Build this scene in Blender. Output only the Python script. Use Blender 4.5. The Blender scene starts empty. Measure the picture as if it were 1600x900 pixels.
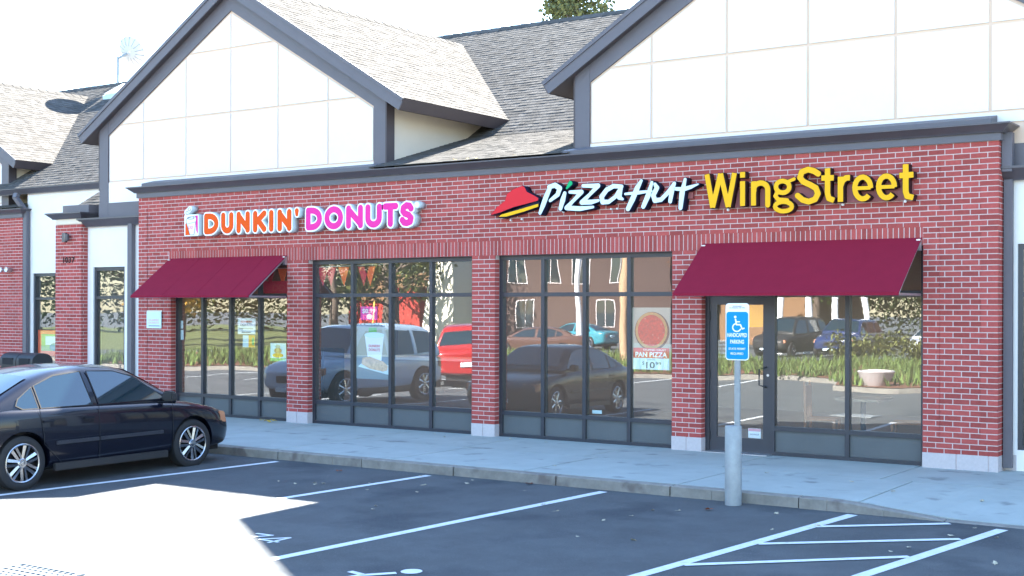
import bpy, bmesh, math, random
import numpy as np
from mathutils import Vector, Matrix
random.seed(7)
S = bpy.context.scene
COL = S.collection
R = math.radians
# ---------------- camera, sky, sun, exposure ----------------
cd = bpy.data.cameras.new('camera'); cam = bpy.data.objects.new('camera', cd); COL.objects.link(cam)
cd.sensor_width = 36; cd.lens = 2040/1600*36; cd.shift_y = 31/1600; cd.clip_end = 2000; cd.clip_start = .05
cam.matrix_world = Matrix.Translation((0, -16.15, 1.95)) @ Matrix.Rotation(R(34.3), 4, 'Z') @ Matrix.Rotation(R(90), 4, 'X') @ Matrix.Rotation(.0028, 4, 'Z')
S.camera = cam
W = bpy.data.worlds.new('World'); S.world = W; W.use_nodes = True
SUN = Vector((-.16, 1.263, 1)).normalized()
nt = W.node_tree; sky = nt.nodes.new('ShaderNodeTexSky'); sky.sky_type = 'NISHITA'; sky.sun_disc = False
sky.sun_elevation = math.asin(SUN.z); sky.sun_rotation = math.atan2(SUN.x, SUN.y)
sky.air_density = 1.25; sky.dust_density = .35; sky.ozone_density = 1.6
tn = nt.nodes.new('ShaderNodeVectorMath'); tn.operation = 'MULTIPLY'; tn.inputs[1].default_value = (.93, 1.0, 1.09)   # white balance of the photograph
nt.links.new(sky.outputs[0], tn.inputs[0]); nt.links.new(tn.outputs[0], nt.nodes['Background'].inputs[0]); nt.nodes['Background'].inputs[1].default_value = .06
ld = bpy.data.lights.new('sun', 'SUN'); ld.energy = 5; ld.angle = R(.5); ld.color = (1, .95, .86)
lo = bpy.data.objects.new('sun', ld); COL.objects.link(lo); lo.rotation_euler = (-SUN).to_track_quat('-Z', 'Y').to_euler()
S.view_settings.view_transform = 'Standard'; S.view_settings.look = 'None'
S.view_settings.exposure = 3.55; S.view_settings.gamma = 1
# ---------------- materials ----------------
MATS = {}
def mat(name, col, rough=.7, metal=0., var=0., vscale=3., bump=0., bscale=60., island=0., spec=.5, coat=0., dark=None, alpha=None):
    if name in MATS: return MATS[name]
    m = bpy.data.materials.new(name); m.use_nodes = True; MATS[name] = m
    t = m.node_tree; N = t.nodes; L = t.links; p = N['Principled BSDF']
    p.inputs['Base Color'].default_value = (*col, 1); p.inputs['Roughness'].default_value = rough
    p.inputs['Metallic'].default_value = metal; p.inputs['Specular IOR Level'].default_value = spec
    p.inputs['Coat Weight'].default_value = coat; p.inputs['Coat Roughness'].default_value = .03
    tc = N.new('ShaderNodeTexCoord'); src = None
    if var > 0 or island > 0:
        val = None
        if var > 0:
            n = N.new('ShaderNodeTexNoise'); n.inputs['Scale'].default_value = vscale; n.inputs['Detail'].default_value = 6
            n.inputs['Roughness'].default_value = .65
            L.new(tc.outputs['Object'], n.inputs['Vector'])
            r = N.new('ShaderNodeMapRange'); r.inputs[1].default_value = .25; r.inputs[2].default_value = .75
            r.inputs[3].default_value = 1-var; r.inputs[4].default_value = 1+var
            L.new(n.outputs[0], r.inputs[0]); val = r.outputs[0]
        if island > 0:
            g = N.new('ShaderNodeNewGeometry'); r2 = N.new('ShaderNodeMapRange')
            r2.inputs[3].default_value = 1-island; r2.inputs[4].default_value = 1+island
            L.new(g.outputs['Random Per Island'], r2.inputs[0])
            if val is not None:
                mm = N.new('ShaderNodeMath'); mm.operation = 'MULTIPLY'; L.new(val, mm.inputs[0]); L.new(r2.outputs[0], mm.inputs[1]); val = mm.outputs[0]
            else: val = r2.outputs[0]
        x = N.new('ShaderNodeVectorMath'); x.operation = 'SCALE'; x.inputs[0].default_value = col
        L.new(val, x.inputs['Scale']); src = x.outputs[0]
        if dark:   # stains with a shape of their own
            n = N.new('ShaderNodeTexNoise'); n.inputs['Scale'].default_value = dark[1]; n.inputs['Detail'].default_value = 5
            L.new(tc.outputs['Object'], n.inputs['Vector'])
            r = N.new('ShaderNodeMapRange'); r.inputs[1].default_value = dark[2]; r.inputs[2].default_value = dark[2]+.12; L.new(n.outputs[0], r.inputs[0])
            mx = N.new('ShaderNodeMix'); mx.data_type = 'RGBA'; L.new(r.outputs[0], mx.inputs[0]); L.new(src, mx.inputs[6]); mx.inputs[7].default_value = (*dark[0], 1)
            src = mx.outputs[2]
        L.new(src, p.inputs['Base Color'])
    if bump > 0:
        n = N.new('ShaderNodeTexNoise'); n.inputs['Scale'].default_value = bscale; n.inputs['Detail'].default_value = 4
        L.new(tc.outputs['Object'], n.inputs['Vector'])
        b = N.new('ShaderNodeBump'); b.inputs['Strength'].default_value = bump; b.inputs['Distance'].default_value = .02
        L.new(n.outputs[0], b.inputs['Height']); L.new(b.outputs[0], p.inputs['Normal'])
    return m
def glassmat(name, refl, tint, wav=.0016):
    m = bpy.data.materials.new(name); m.use_nodes = True; t = m.node_tree; N = t.nodes; L = t.links; N.remove(N['Principled BSDF'])
    tr = N.new('ShaderNodeBsdfTransparent'); tr.inputs[0].default_value = (*tint, 1)
    gl = N.new('ShaderNodeBsdfGlossy'); gl.inputs['Roughness'].default_value = 0; gl.inputs[0].default_value = (.97, .98, 1, 1)
    lw = N.new('ShaderNodeFresnel'); lw.inputs[0].default_value = 1.52
    ad = N.new('ShaderNodeMath'); ad.operation = 'MULTIPLY_ADD'; ad.inputs[1].default_value = 1.6; ad.inputs[2].default_value = refl; ad.use_clamp = True
    ge = N.new('ShaderNodeNewGeometry'); iv = N.new('ShaderNodeMath'); iv.operation = 'SUBTRACT'; iv.inputs[0].default_value = 1; L.new(ge.outputs['Backfacing'], iv.inputs[1])
    ml = N.new('ShaderNodeMath'); ml.operation = 'MULTIPLY'; L.new(ad.outputs[0], ml.inputs[0]); L.new(iv.outputs[0], ml.inputs[1])
    mx = N.new('ShaderNodeMixShader'); L.new(lw.outputs[0], ad.inputs[0]); L.new(ml.outputs[0], mx.inputs[0]); L.new(tr.outputs[0], mx.inputs[1]); L.new(gl.outputs[0], mx.inputs[2])
    tc = N.new('ShaderNodeTexCoord'); n = N.new('ShaderNodeTexNoise'); n.inputs['Scale'].default_value = 1.1; n.inputs['Detail'].default_value = 1
    L.new(tc.outputs['Object'], n.inputs['Vector']); b = N.new('ShaderNodeBump'); b.inputs['Strength'].default_value = 1; b.inputs['Distance'].default_value = wav
    L.new(n.outputs[0], b.inputs['Height']); L.new(b.outputs[0], gl.inputs['Normal']); L.new(b.outputs[0], lw.inputs['Normal'])
    df = N.new('ShaderNodeBsdfDiffuse'); df.inputs[0].default_value = (.85, .80, .70, 1); m2 = N.new('ShaderNodeMixShader'); m2.inputs[0].default_value = .022   # dust film on the pane, mixed in for a pale haze
    L.new(mx.outputs[0], m2.inputs[1]); L.new(df.outputs[0], m2.inputs[2]); L.new(m2.outputs[0], N['Material Output'].inputs[0]); MATS[name] = m; return m
M = {}
M['brick'] = mat('red_brick', (.385, .082, .073), .9, var=.14, vscale=25, island=.2, bump=.25, bscale=90, spec=.2)
M['mortar'] = mat('mortar', (.63, .53, .51), .95, var=.08, vscale=20, bump=.2, bscale=120)
M['stone'] = mat('cast_stone', (.52, .47, .47), .85, var=.08, vscale=30, bump=.1)
M['stucco'] = mat('white_stucco', (.83, .80, .765), .9, var=.025, vscale=2.5, bump=.12, bscale=200)
M['stucco_gap'] = mat('stucco_band', (.72, .54, .41), .9, var=.03, bump=.12, bscale=200)
M['cream'] = mat('cream_stucco', (.72, .63, .50), .9, var=.03, bump=.12, bscale=200)
M['trim'] = mat('slate_trim', (.122, .114, .130), .55, var=.06, vscale=4, bump=.03)
M['trimd'] = mat('shade_toned_brown_trim', (.075, .06, .063), .55, var=.08, vscale=4)  # brown trim paint, the shade under the eaves put into its dark tone
M['gutter'] = mat('gutter_metal', (.085, .075, .085), .35, var=.1, vscale=5)
M['frame'] = mat('window_frame_metal', (.052, .055, .066), .35, metal=.3, var=.06)
M['kick'] = mat('kick_panel_grey', (.095, .105, .11), .5, var=.07, vscale=3)
M['shingle'] = mat('roof_shingle', (.108, .103, .096), 1., var=.14, vscale=9, island=.22, bump=.5, bscale=70, spec=.02)
M['awning'] = mat('maroon_canvas', (.245, .016, .038), .9, var=.05, vscale=5, bump=.15, bscale=400, spec=.1)
M['alu'] = mat('aluminium', (.55, .56, .58), .35, metal=.8)
M['concrete'] = mat('sidewalk_concrete', (.36, .40, .375), .9, var=.12, vscale=1.9, bump=.12, bscale=120, dark=((.22, .24, .23), 2.6, .60))
M['kerb'] = mat('kerb_concrete', (.23, .215, .19), .92, var=.25, vscale=6, bump=.3, bscale=60, dark=((.15, .13, .12), 3.2, .56))
M['asphalt'] = mat('asphalt', (.102, .112, .118), .9, var=.26, vscale=1.1, bump=.9, bscale=220, dark=((.062, .072, .082), .8, .55))
M['paint'] = mat('white_road_paint', (.66, .69, .70), .8, var=.12, vscale=14, bump=.3, bscale=150, dark=((.3, .31, .33), 9, .66))
M['white'] = mat('white_plastic', (.85, .86, .87), .5)
M['black'] = mat('black_plastic', (.02, .02, .022), .5)
M['steel'] = mat('galvanised_steel', (.29, .32, .335), .5, metal=.35, var=.14, vscale=9, bump=.1, dark=((.2, .19, .18), 14, .68))
M['carblack'] = mat('dark_navy_paint', (.004, .005, .012), .25, coat=.55, spec=.25)
M['carglass'] = mat('car_glass', (.008, .022, .030), .02, spec=.9); M['carglass'].node_tree.nodes['Principled BSDF'].inputs['IOR'].default_value = 1.65
M['tyre'] = mat('tyre_rubber', (.018, .018, .02), .8, bump=.2)
M['rim'] = mat('alloy_rim', (.42, .43, .46), .22, metal=1)
M['dark'] = mat('dark_gap', (.01, .01, .012), .8)
glassmat('shop_glass', .115, (.97, .98, .97))
M['glass'] = MATS['shop_glass']
def colmat(name, c, rough=.6, **k): M[name] = mat(name, c, rough, **k); return M[name]
# ---------------- mesh helpers ----------------
class MB:
    def __init__(s): s.v = []; s.f = []; s.m = []; s.mats = []
    def mi(s, m):
        if m not in s.mats: s.mats.append(m)
        return s.mats.index(m)
    def face(s, pts, m=0):
        b = len(s.v); s.v += [tuple(p) for p in pts]; s.f.append(tuple(range(b, b+len(pts)))); s.m.append(m)
    def box(s, a, b, m=0):
        (x0, y0, z0), (x1, y1, z1) = a, b
        if x0 > x1: x0, x1 = x1, x0
        if y0 > y1: y0, y1 = y1, y0
        if z0 > z1: z0, z1 = z1, z0
        n = len(s.v); s.v += [(x, y, z) for z in (z0, z1) for y in (y0, y1) for x in (x0, x1)]
        for q in ((0, 2, 3, 1), (4, 5, 7, 6), (0, 1, 5, 4), (2, 6, 7, 3), (0, 4, 6, 2), (1, 3, 7, 5)):
            s.f.append(tuple(n+i for i in q)); s.m.append(m)
    def hexa(s, p, m=0):   # 8 points: bottom 4 ccw, top 4 ccw
        n = len(s.v); s.v += [tuple(q) for q in p]
        for q in ((0, 3, 2, 1), (4, 5, 6, 7), (0, 1, 5, 4), (1, 2, 6, 5), (2, 3, 7, 6), (3, 0, 4, 7)):
            s.f.append(tuple(n+i for i in q)); s.m.append(m)
    def prism(s, poly, d, m=0):   # poly: list of 3D points (planar), d: extrusion vector
        n = len(poly); b = len(s.v); d = Vector(d)
        s.v += [tuple(p) for p in poly] + [tuple(Vector(p)+d) for p in poly]
        s.f.append(tuple(b+i for i in range(n))); s.m.append(m)
        s.f.append(tuple(b+n+i for i in reversed(range(n)))); s.m.append(m)
        for i in range(n):
            j = (i+1) % n; s.f.append((b+j, b+i, b+n+i, b+n+j)); s.m.append(m)
    def xz(s, poly, y0, y1, m=0): s.prism([(x, y0, z) for x, z in poly], (0, y1-y0, 0), m)
    def yz(s, poly, x0, x1, m=0): s.prism([(x0, y, z) for y, z in poly], (x1-x0, 0, 0), m)
    def tube(s, pts, r, n=10, m=0, cap=True):
        pts = [Vector(p) for p in pts]; rs = r if isinstance(r, (list, tuple)) else [r]*len(pts); rings = []
        for i, p in enumerate(pts):
            t = (pts[min(i+1, len(pts)-1)]-pts[max(i-1, 0)]).normalized()
            a = Vector((0, 0, 1)) if abs(t.z) < .9 else Vector((1, 0, 0)); u = t.cross(a).normalized(); w = t.cross(u)
            b = len(s.v); s.v += [tuple(p+(u*math.cos(2*math.pi*k/n)+w*math.sin(2*math.pi*k/n))*rs[i]) for k in range(n)]; rings.append(b)
        for a, b in zip(rings, rings[1:]):
            for k in range(n):
                s.f.append((a+k, a+(k+1) % n, b+(k+1) % n, b+k)); s.m.append(m)
        if cap:
            s.f.append(tuple(rings[0]+k for k in reversed(range(n)))); s.m.append(m)
            s.f.append(tuple(rings[-1]+k for k in range(n))); s.m.append(m)
    def lathe(s, prof, c=(0, 0, 0), axis='Z', n=24, m=0):   # prof (r,h)
        rings = []
        for r, h in prof:
            b = len(s.v)
            for k in range(n):
                a = 2*math.pi*k/n; q = (r*math.cos(a), r*math.sin(a), h)
                if axis == 'X': q = (h, q[0], q[1])
                if axis == 'Y': q = (q[0], h, q[1])
                s.v.append((q[0]+c[0], q[1]+c[1], q[2]+c[2]))
            rings.append(b)
        for a, b in zip(rings, rings[1:]):
            for k in range(n):
                s.f.append((a+k, a+(k+1) % n, b+(k+1) % n, b+k)); s.m.append(m)
    def build(s, name, mats, parent=None, smooth=None, merge=False, bevel=0):
        me = bpy.data.meshes.new(name); me.from_pydata(s.v, [], s.f)
        if not isinstance(mats, (list, tuple)): mats = [mats]
        for q in mats: me.materials.append(M[q] if isinstance(q, str) else q)
        me.polygons.foreach_set('material_index', s.m)
        bm = bmesh.new(); bm.from_mesh(me)
        if merge: bmesh.ops.remove_doubles(bm, verts=bm.verts, dist=.0004)
        bmesh.ops.recalc_face_normals(bm, faces=bm.faces)
        if bevel: bmesh.ops.bevel(bm, geom=[e for e in bm.edges], offset=bevel, segments=2, affect='EDGES', clamp_overlap=True)
        bm.to_mesh(me); bm.free()
        if smooth is not None:
            me.polygons.foreach_set('use_smooth', [True]*len(me.polygons)); me.set_sharp_from_angle(angle=R(smooth))
        o = bpy.data.objects.new(name, me); COL.objects.link(o)
        attach(o, parent)
        return o
def tag(o, label=None, cat=None, group=None, kind=None):
    if label: o['label'] = label
    if cat: o['category'] = cat
    if group: o['group'] = group
    if kind: o['kind'] = kind
    return o
def empty(name, loc, label, cat, group=None, rz=0):
    o = bpy.data.objects.new(name, None); COL.objects.link(o); o.location = loc; o.rotation_euler = (0, 0, rz); o.empty_display_size = .2
    return tag(o, label, cat, group)
WORLD = set()
def place(name, loc, label, cat, group=None):
    """an Empty at the thing's base whose parts are given in scene coordinates"""
    o = empty(name, loc, label, cat, group); WORLD.add(o.name); return o
def attach(o, p):
    if p is None: return
    o.parent = p
    if p.name in WORLD: o.matrix_parent_inverse = Matrix.Translation(-p.location)
def copy_tree(o, parent=None):
    c = o.copy(); COL.objects.link(c); c.parent = parent
    if parent is not None: c.matrix_parent_inverse = o.matrix_parent_inverse
    for ch in [x for x in bpy.data.objects if x.parent == o]: copy_tree(ch, c)
    return c
# 2D contour letters: signed distance of strokes -> closed outlines -> filled, extruded mesh
def sdf(strokes, X, Z):
    D = np.full(X.shape, 9.)
    for st in strokes:
        pts = st['p']; r = st['r']; rr = r if isinstance(r, (list, tuple)) else [r]*len(pts); butt = st.get('butt')
        for i in range(len(pts)-1):
            ax, az = pts[i]; bx, bz = pts[i+1]; dx, dz = bx-ax, bz-az; L2 = dx*dx+dz*dz+1e-12
            t = ((X-ax)*dx+(Z-az)*dz)/L2; tc = np.clip(t, 0, 1)
            d = np.hypot(X-ax-tc*dx, Z-az-tc*dz)-(rr[i]+(rr[i+1]-rr[i])*tc)
            if butt:
                L = math.sqrt(L2); along = np.maximum(-t*L, (t-1)*L); per = np.abs((X-ax)*dz-(Z-az)*dx)/L-rr[i]
                flat = np.maximum(along, per)
                if i == 0 and i == len(pts)-2: d = flat
                elif i == 0: d = np.where(t < 0, np.maximum(-t*L, d), d)
                elif i == len(pts)-2: d = np.where(t > 1, np.maximum((t-1)*L, d), d)
            D = np.minimum(D, d)
    return D
def contours(strokes, off=0., cell=.005, poly=None):
    P = [p for st in strokes for p in st['p']]; rm = max(max(st['r']) if isinstance(st['r'], (list, tuple)) else st['r'] for st in strokes)+off+.02
    xs = np.arange(min(p[0] for p in P)-rm, max(p[0] for p in P)+rm+cell, cell); zs = np.arange(min(p[1] for p in P)-rm, max(p[1] for p in P)+rm+cell, cell)
    X, Z = np.meshgrid(xs, zs, indexing='ij'); D = sdf(strokes, X, Z)-off+1e-6
    nx = {}
    def ip(i0, j0, i1, j1):
        a, b = D[i0, j0], D[i1, j1]; t = a/(a-b); return (xs[i0]+(xs[i1]-xs[i0])*t, zs[j0]+(zs[j1]-zs[j0])*t)
    neg = D < 0
    code = neg[:-1, :-1]*1+neg[1:, :-1]*2+neg[1:, 1:]*4+neg[:-1, 1:]*8
    for i, j in zip(*np.where((code > 0) & (code < 15))):
        i = int(i); j = int(j); c = int(code[i, j])
        e = {0: ('h', i, j), 1: ('v', i+1, j), 2: ('h', i, j+1), 3: ('v', i, j)}
        T = {1: [(3, 0)], 2: [(0, 1)], 3: [(3, 1)], 4: [(1, 2)], 5: [(3, 0), (1, 2)], 6: [(0, 2)], 7: [(3, 2)], 8: [(2, 3)], 9: [(2, 0)], 10: [(0, 1), (2, 3)], 11: [(2, 1)], 12: [(1, 3)], 13: [(1, 0)], 14: [(0, 3)]}[c]
        for a, b in T: nx[e[a]] = e[b]
    def pos(k):
        return ip(k[1], k[2], k[1]+1, k[2]) if k[0] == 'h' else ip(k[1], k[2], k[1], k[2]+1)
    loops = []
    while nx:
        k0 = next(iter(nx)); k = k0; L = []
        while k in nx:
            L.append(pos(k)); k = nx.pop(k)
        if len(L) > 5: loops.append(L)
    return loops
def flat_shape(name, loops, y, depth, m, parent, origin=(0, 0)):
    """filled 2D shape in the XZ plane, front face at y, extruded back by depth"""
    cu = bpy.data.curves.new(name, 'CURVE'); cu.dimensions = '2D'; cu.fill_mode = 'BOTH'; cu.extrude = depth/2
    for L in loops:
        sp = cu.splines.new('POLY'); sp.points.add(len(L)-1)
        for i, (x, z) in enumerate(L): sp.points[i].co = (x, z, 0, 1)
        sp.use_cyclic_u = True
    t = bpy.data.objects.new('t', cu); COL.objects.link(t)
    dg = bpy.context.evaluated_depsgraph_get(); me = bpy.data.meshes.new_from_object(t.evaluated_get(dg)); bpy.data.objects.remove(t)
    me.name = name
    for v in me.vertices:
        x, z, d = v.co; v.co = (x, y+depth/2-d, z)
    me.materials.clear(); me.materials.append(M[m] if isinstance(m, str) else m)
    me.polygons.foreach_set('material_index', [0]*len(me.polygons)); me.update()
    bm = bmesh.new(); bm.from_mesh(me); bmesh.ops.remove_doubles(bm, verts=bm.verts, dist=.0001); bmesh.ops.recalc_face_normals(bm, faces=bm.faces); bm.to_mesh(me); bm.free()
    o = bpy.data.objects.new(name, me); COL.objects.link(o); attach(o, parent)
    return o
def text(name, body, x, y, z, h, m, parent, w=None, align='CENTER', bold=0., rot=0, mtx=None):
    """flat lettering in the XZ plane facing -Y; h = cap height, w = width to squeeze to"""
    cu = bpy.data.curves.new(name, 'FONT'); cu.body = body; cu.size = 1; cu.align_x = align; cu.extrude = .002; cu.offset = bold; cu.resolution_u = 3
    t = bpy.data.objects.new('t', cu); COL.objects.link(t); bpy.context.view_layer.update()
    dg = bpy.context.evaluated_depsgraph_get(); me = bpy.data.meshes.new_from_object(t.evaluated_get(dg)); bpy.data.objects.remove(t)
    xs = [v.co.x for v in me.vertices]; ys = [v.co.y for v in me.vertices]
    sc = h/.72; sx = sc if w is None else w/(max(xs)-min(xs)); cx = (max(xs)+min(xs))/2 if align == 'CENTER' else min(xs)
    for v in me.vertices:
        px, pz, d = v.co; v.co = (x+(px-cx)*sx, y-d*.4, z+pz*sc)
    if mtx is not None: me.transform(mtx)
    me.materials.clear(); me.materials.append(M[m] if isinstance(m, str) else m)
    me.polygons.foreach_set('material_index', [0]*len(me.polygons)); me.name = name
    o = bpy.data.objects.new(name, me); COL.objects.link(o)
    attach(o, parent)
    return o
def struct(o): o['kind'] = 'structure'; return o
def gz(y):   # the lot falls gently away from the kerb
    return -.115+.02*(max(y, -10.)+3) if y < -3 else -.115

_e = mat('added_lamp_glow', (.9, .8, .6)); _e.node_tree.nodes['Principled BSDF'].inputs['Emission Color'].default_value = (1, .78, .5, 1); _e.node_tree.nodes['Principled BSDF'].inputs['Emission Strength'].default_value = .9; M['added_lamp_emit'] = _e  # glow of the lamps added to brighten the interior
# ---------------- ground, pavement, markings ----------------
b = MB()
ys = [400, 16, -3.3, -3.31, -5, -7, -10, -40, -400]; zs = [-.12, -.12, -.12, -.1212, gz(-5), gz(-7), gz(-10), -.255, -.255]
xs = [-400, -60, -30, -15, 0, 15, 60, 400]
for i in range(len(ys)-1):
    for j in range(len(xs)-1): b.face([(xs[j], ys[i+1], zs[i+1]), (xs[j+1], ys[i+1], zs[i+1]), (xs[j+1], ys[i], zs[i]), (xs[j], ys[i], zs[i])])
struct(b.build('asphalt_lot', 'asphalt', merge=True))
# pavement of separate concrete slabs with open joints; the right end dips towards the lot
def edge_z(x): return 0 if x < -4.75 else max(-.106, -.106*(x+4.75)/1.1)
b = MB(); J = .01
b.box((-60, -3.1, -.4), (14, 4, -.13), 1)
def slab(x0, x1, y0, y1):
    x0 += J; x1 -= J; y0 += J; y1 -= J
    def z(x, y): return edge_z(x)*min(1, max(0, (-1.41-y)/1.75))
    n = max(1, int((x1-x0)/.3)) if x1 > -4.8 and y0 < -1.5 else 1
    for k in range(n):
        a = x0+(x1-x0)*k/n; c = x0+(x1-x0)*(k+1)/n
        b.face([(a, y0, z(a, y0)), (c, y0, z(c, y0)), (c, y1, z(c, y1)), (a, y1, z(a, y1))])
        b.face([(a, y0, z(a, y0)), (a, y0, -.128), (c, y0, -.128), (c, y0, z(c, y0))])
    b.face([(x1, y0, z(x1, y0)), (x1, y0, -.128), (x1, y1, -.128), (x1, y1, z(x1, y1))])
    b.face([(x0, y0, z(x0, y0)), (x0, y1, z(x0, y1)), (x0, y1, -.128), (x0, y0, -.128)])
x = -4.57-2.06*22
while x < 12:
    slab(x, x+2.06, -3.16, -1.41); x += 2.06
x = -4.94-1.98*22
while x < 12:
    slab(x, x+1.98, -1.41, .6); x += 1.98
for k in range(12): slab(-46+2*k, -44+2*k, .6, 2.3)
struct(b.build('sidewalk', ['concrete', 'kerb']))
b = MB(); x = -6.66-1.49*24; rk = random.Random(3)
while x < 12:
    a, c = x+.008, x+1.49-.008; n = 5 if a > -5.5 else 3
    for k in range(n):
        p, q = a+(c-a)*k/n, a+(c-a)*(k+1)/n; zp, zq = edge_z(p)-.003, edge_z(q)-.003; dy = rk.uniform(-.006, .006)
        b.hexa([(p, -3.3+dy, -.3), (q, -3.3+dy, -.3), (q, -3.165, -.3), (p, -3.165, -.3), (p, -3.285+dy, zp-.012), (q, -3.285+dy, zq-.012), (q, -3.165, zq), (p, -3.165, zp)])
        b.face([(p, -3.285+dy, zp-.012), (q, -3.285+dy, zq-.012), (q, -3.262+dy, zq+.001), (p, -3.262+dy, zp+.001)])
    x += 1.49
struct(b.build('kerb', 'kerb'))
# painted lines
def strip(mb, p, q, w, lift=.004):
    (x0, y0), (x1, y1) = p, q; n = max(2, int(math.hypot(x1-x0, y1-y0)/.4)); dx, dy = x1-x0, y1-y0; L = math.hypot(dx, dy); nx_, ny_ = -dy/L*w/2, dx/L*w/2
    ts = [i/n for i in range(n+1)]
    if min(y0, y1) < -10 < max(y0, y1): ts = sorted(ts+[(-10-y0)/(y1-y0)])
    for a, c in zip(ts, ts[1:]):
        P = []
        for t, s in ((a, -1), (c, -1), (c, 1), (a, 1)):
            X, Y = x0+dx*t+s*nx_, y0+dy*t+s*ny_; P.append((X, Y, gz(Y)+lift))
        mb.face(P)
mk = MB()
for p, q in [((-12.47, -3.45), (-13.25, -7.6)), ((-13.25, -7.6), (-13.4, -8.5)), ((-9.92, -3.42), (-10.25, -5.7)), ((-10.25, -5.7), (-10.62, -8.5)), ((-7.44, -3.4), (-8.04, -8.3)),
             ((-4.56, -3.38), (-5.06, -7.0)), ((-5.06, -7.0), (-5.2, -8.4)), ((-3.1, -3.42), (-3.55, -6.0)), ((-3.55, -6.0), (-3.8, -8.4)),
             ((-15.1, -3.45), (-15.8, -8.5)), ((-17.7, -3.45), (-18.4, -8.5)), ((-20.3, -3.45), (-21, -8.5)), ((-22.9, -3.45), (-23.6, -8.5))]: strip(mk, p, q, .105 if p[0] < -9 else .115)
for p, q in [((-4.63, -4.2), (-3.6, -3.38)), ((-4.76, -5.26), (-3.3, -4.1)), ((-4.92, -6.4), (-3.45, -5.1)), ((-5.1, -7.5), (-3.62, -6.18)), ((-5.15, -8.3), (-3.75, -7.2))]: strip(mk, p, q, .085, .0075)
for x in (-32, -29.4, -26.8, -24.2, -21.6, -19, -16.4): strip(mk, (x, -16.2 if x < -20 else -21), (x+.4, -11.6 if x < -20 else -16.3), .1)
struct(mk.build('parking_lines', 'paint'))
# stencilled lettering and wheelchair mark, both half out of the picture
mk = MB()
def stroke(pts, w):
    for p, q in zip(pts, pts[1:]): strip(mk, p, q, w, .0045)
stroke([(-8.98, -7.28), (-8.77, -7.27), (-8.9, -7.44), (-8.94, -7.54)], .04)
stroke([(-8.56, -7.55), (-8.55, -7.26), (-8.75, -7.47), (-8.49, -7.48)], .04)
stroke([(-6.76, -7.9), (-6.95, -8.12), (-7.05, -8.45), (-6.75, -8.5), (-6.6, -8.8)], .07)
stroke([(-7.12, -8.06), (-6.93, -8.1)], .06); stroke([(-7.0, -8.3), (-7.3, -8.45), (-7.35, -8.75), (-7.1, -8.95), (-6.8, -8.85)], .07)
mk.face([(-6.69+.09*math.cos(a*math.pi/8), -7.79+.09*math.sin(a*math.pi/8), gz(-7.79+.09*math.sin(a*math.pi/8))+.0045) for a in range(16)])
struct(mk.build('painted_symbols', 'paint'))
# ---------------- the building ----------------
BLD = place('shop_building', (-12, 3, 0), 'brick and white stucco row of shops with steep shingled gables and slate coloured trim', 'building')
CH = .0677; BL = .2032
class Brick:
    """real bricks proud of the mortar; frame: origin o, horizontal u, outward n"""
    def __init__(s, o, u, n): s.o = Vector(o); s.u = Vector(u); s.n = Vector(n); s.mb = MB()
    def pt(s, a, z, d): p = s.o+s.u*a+s.n*d; return (p.x, p.y, p.z+z)
    def one(s, a0, a1, z0, z1, d):
        P = [s.pt(a0, z0, d), s.pt(a1, z0, d), s.pt(a1, z1, d), s.pt(a0, z1, d)]; Q = [s.pt(a0, z0, -.018), s.pt(a1, z0, -.018), s.pt(a1, z1, -.018), s.pt(a0, z1, -.018)]
        mb = s.mb; n = len(mb.v); mb.v += P+Q
        for q in ((0, 1, 2, 3), (0, 4, 5, 1), (1, 5, 6, 2), (2, 6, 7, 3), (3, 7, 4, 0)): mb.f.append(tuple(n+i for i in q)); mb.m.append(0)
    def rows(s, z0, z1, spans, insets=(), phase=0.):
        """spans(z) -> list of (a0,a1); insets: (a0,a1,z0,z1) pushed back 10 mm"""
        k = int(round(z0/CH)); k = 0; z = z0
        while z+CH <= z1+.01:
            zt = z+CH-.011; zm = z+CH/2
            for a0, a1 in spans(zm):
                cuts = [a0, a1]+[c for i in insets if i[2] <= zm <= i[3] for c in (i[0], i[1]) if a0 < c < a1]
                g = (k % 2)*BL/2+phase; c = math.floor((a0-g)/BL)*BL+g
                edges = []
                while c < a1: edges.append(c); c += BL
                pcs = sorted(set([a0, a1]+[e for e in edges if a0+.04 < e < a1-.04]))
                for p, q in zip(pcs, pcs[1:]):
                    p2 = p+.006 if p > a0 else p; q2 = q-.006 if q < a1 else q
                    ins = [c for c in cuts[2:] if p2+.01 < c < q2-.01]
                    ee = [p2]+sorted(ins)+[q2]
                    for e0, e1 in zip(ee, ee[1:]):
                        em = (e0+e1)/2; d = -.009 if any(i[0] < em < i[1] and i[2] <= zm <= i[3] for i in insets) else 0.
                        s.one(e0, e1, z, zt, d+random.uniform(-.001, .001))
            z += CH; k += 1
BX0, BX1, BT, SD = -19.43, -3.99, 3.975, 2.74
PIERS = [(BX0, -18.54), (-15.64, -15.16), (-11.76, -11.33), (-8.34, -7.89), (-4.885, BX1)]
WIN = [(-18.54, -15.64), (-15.16, -11.76), (-11.33, -8.34), (-7.89, -4.885)]
wall = MB(); MR = .004; MI = .0125
def mortar(x0, x1, z0, z1, insets=()):
    """mortar face 4 mm behind the bricks, stepping back behind the shallow panels"""
    cx_ = sorted(set([x0, x1]+[c for i in insets for c in i[:2] if x0 < c < x1]))
    cz_ = sorted(set([z0, z1]+[c for i in insets for c in i[2:] if z0 < c < z1]))
    for a, c in zip(cx_, cx_[1:]):
        for p, q in zip(cz_, cz_[1:]):
            m_ = any(i[0] < (a+c)/2 < i[1] and i[2] < (p+q)/2 < i[3] for i in insets)
            wall.box((a, MI if m_ else MR, p), (c, .29, q))
Z0G = 3.975-.0677*math.floor((3.975-.19)/.0677)-.0677
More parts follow.
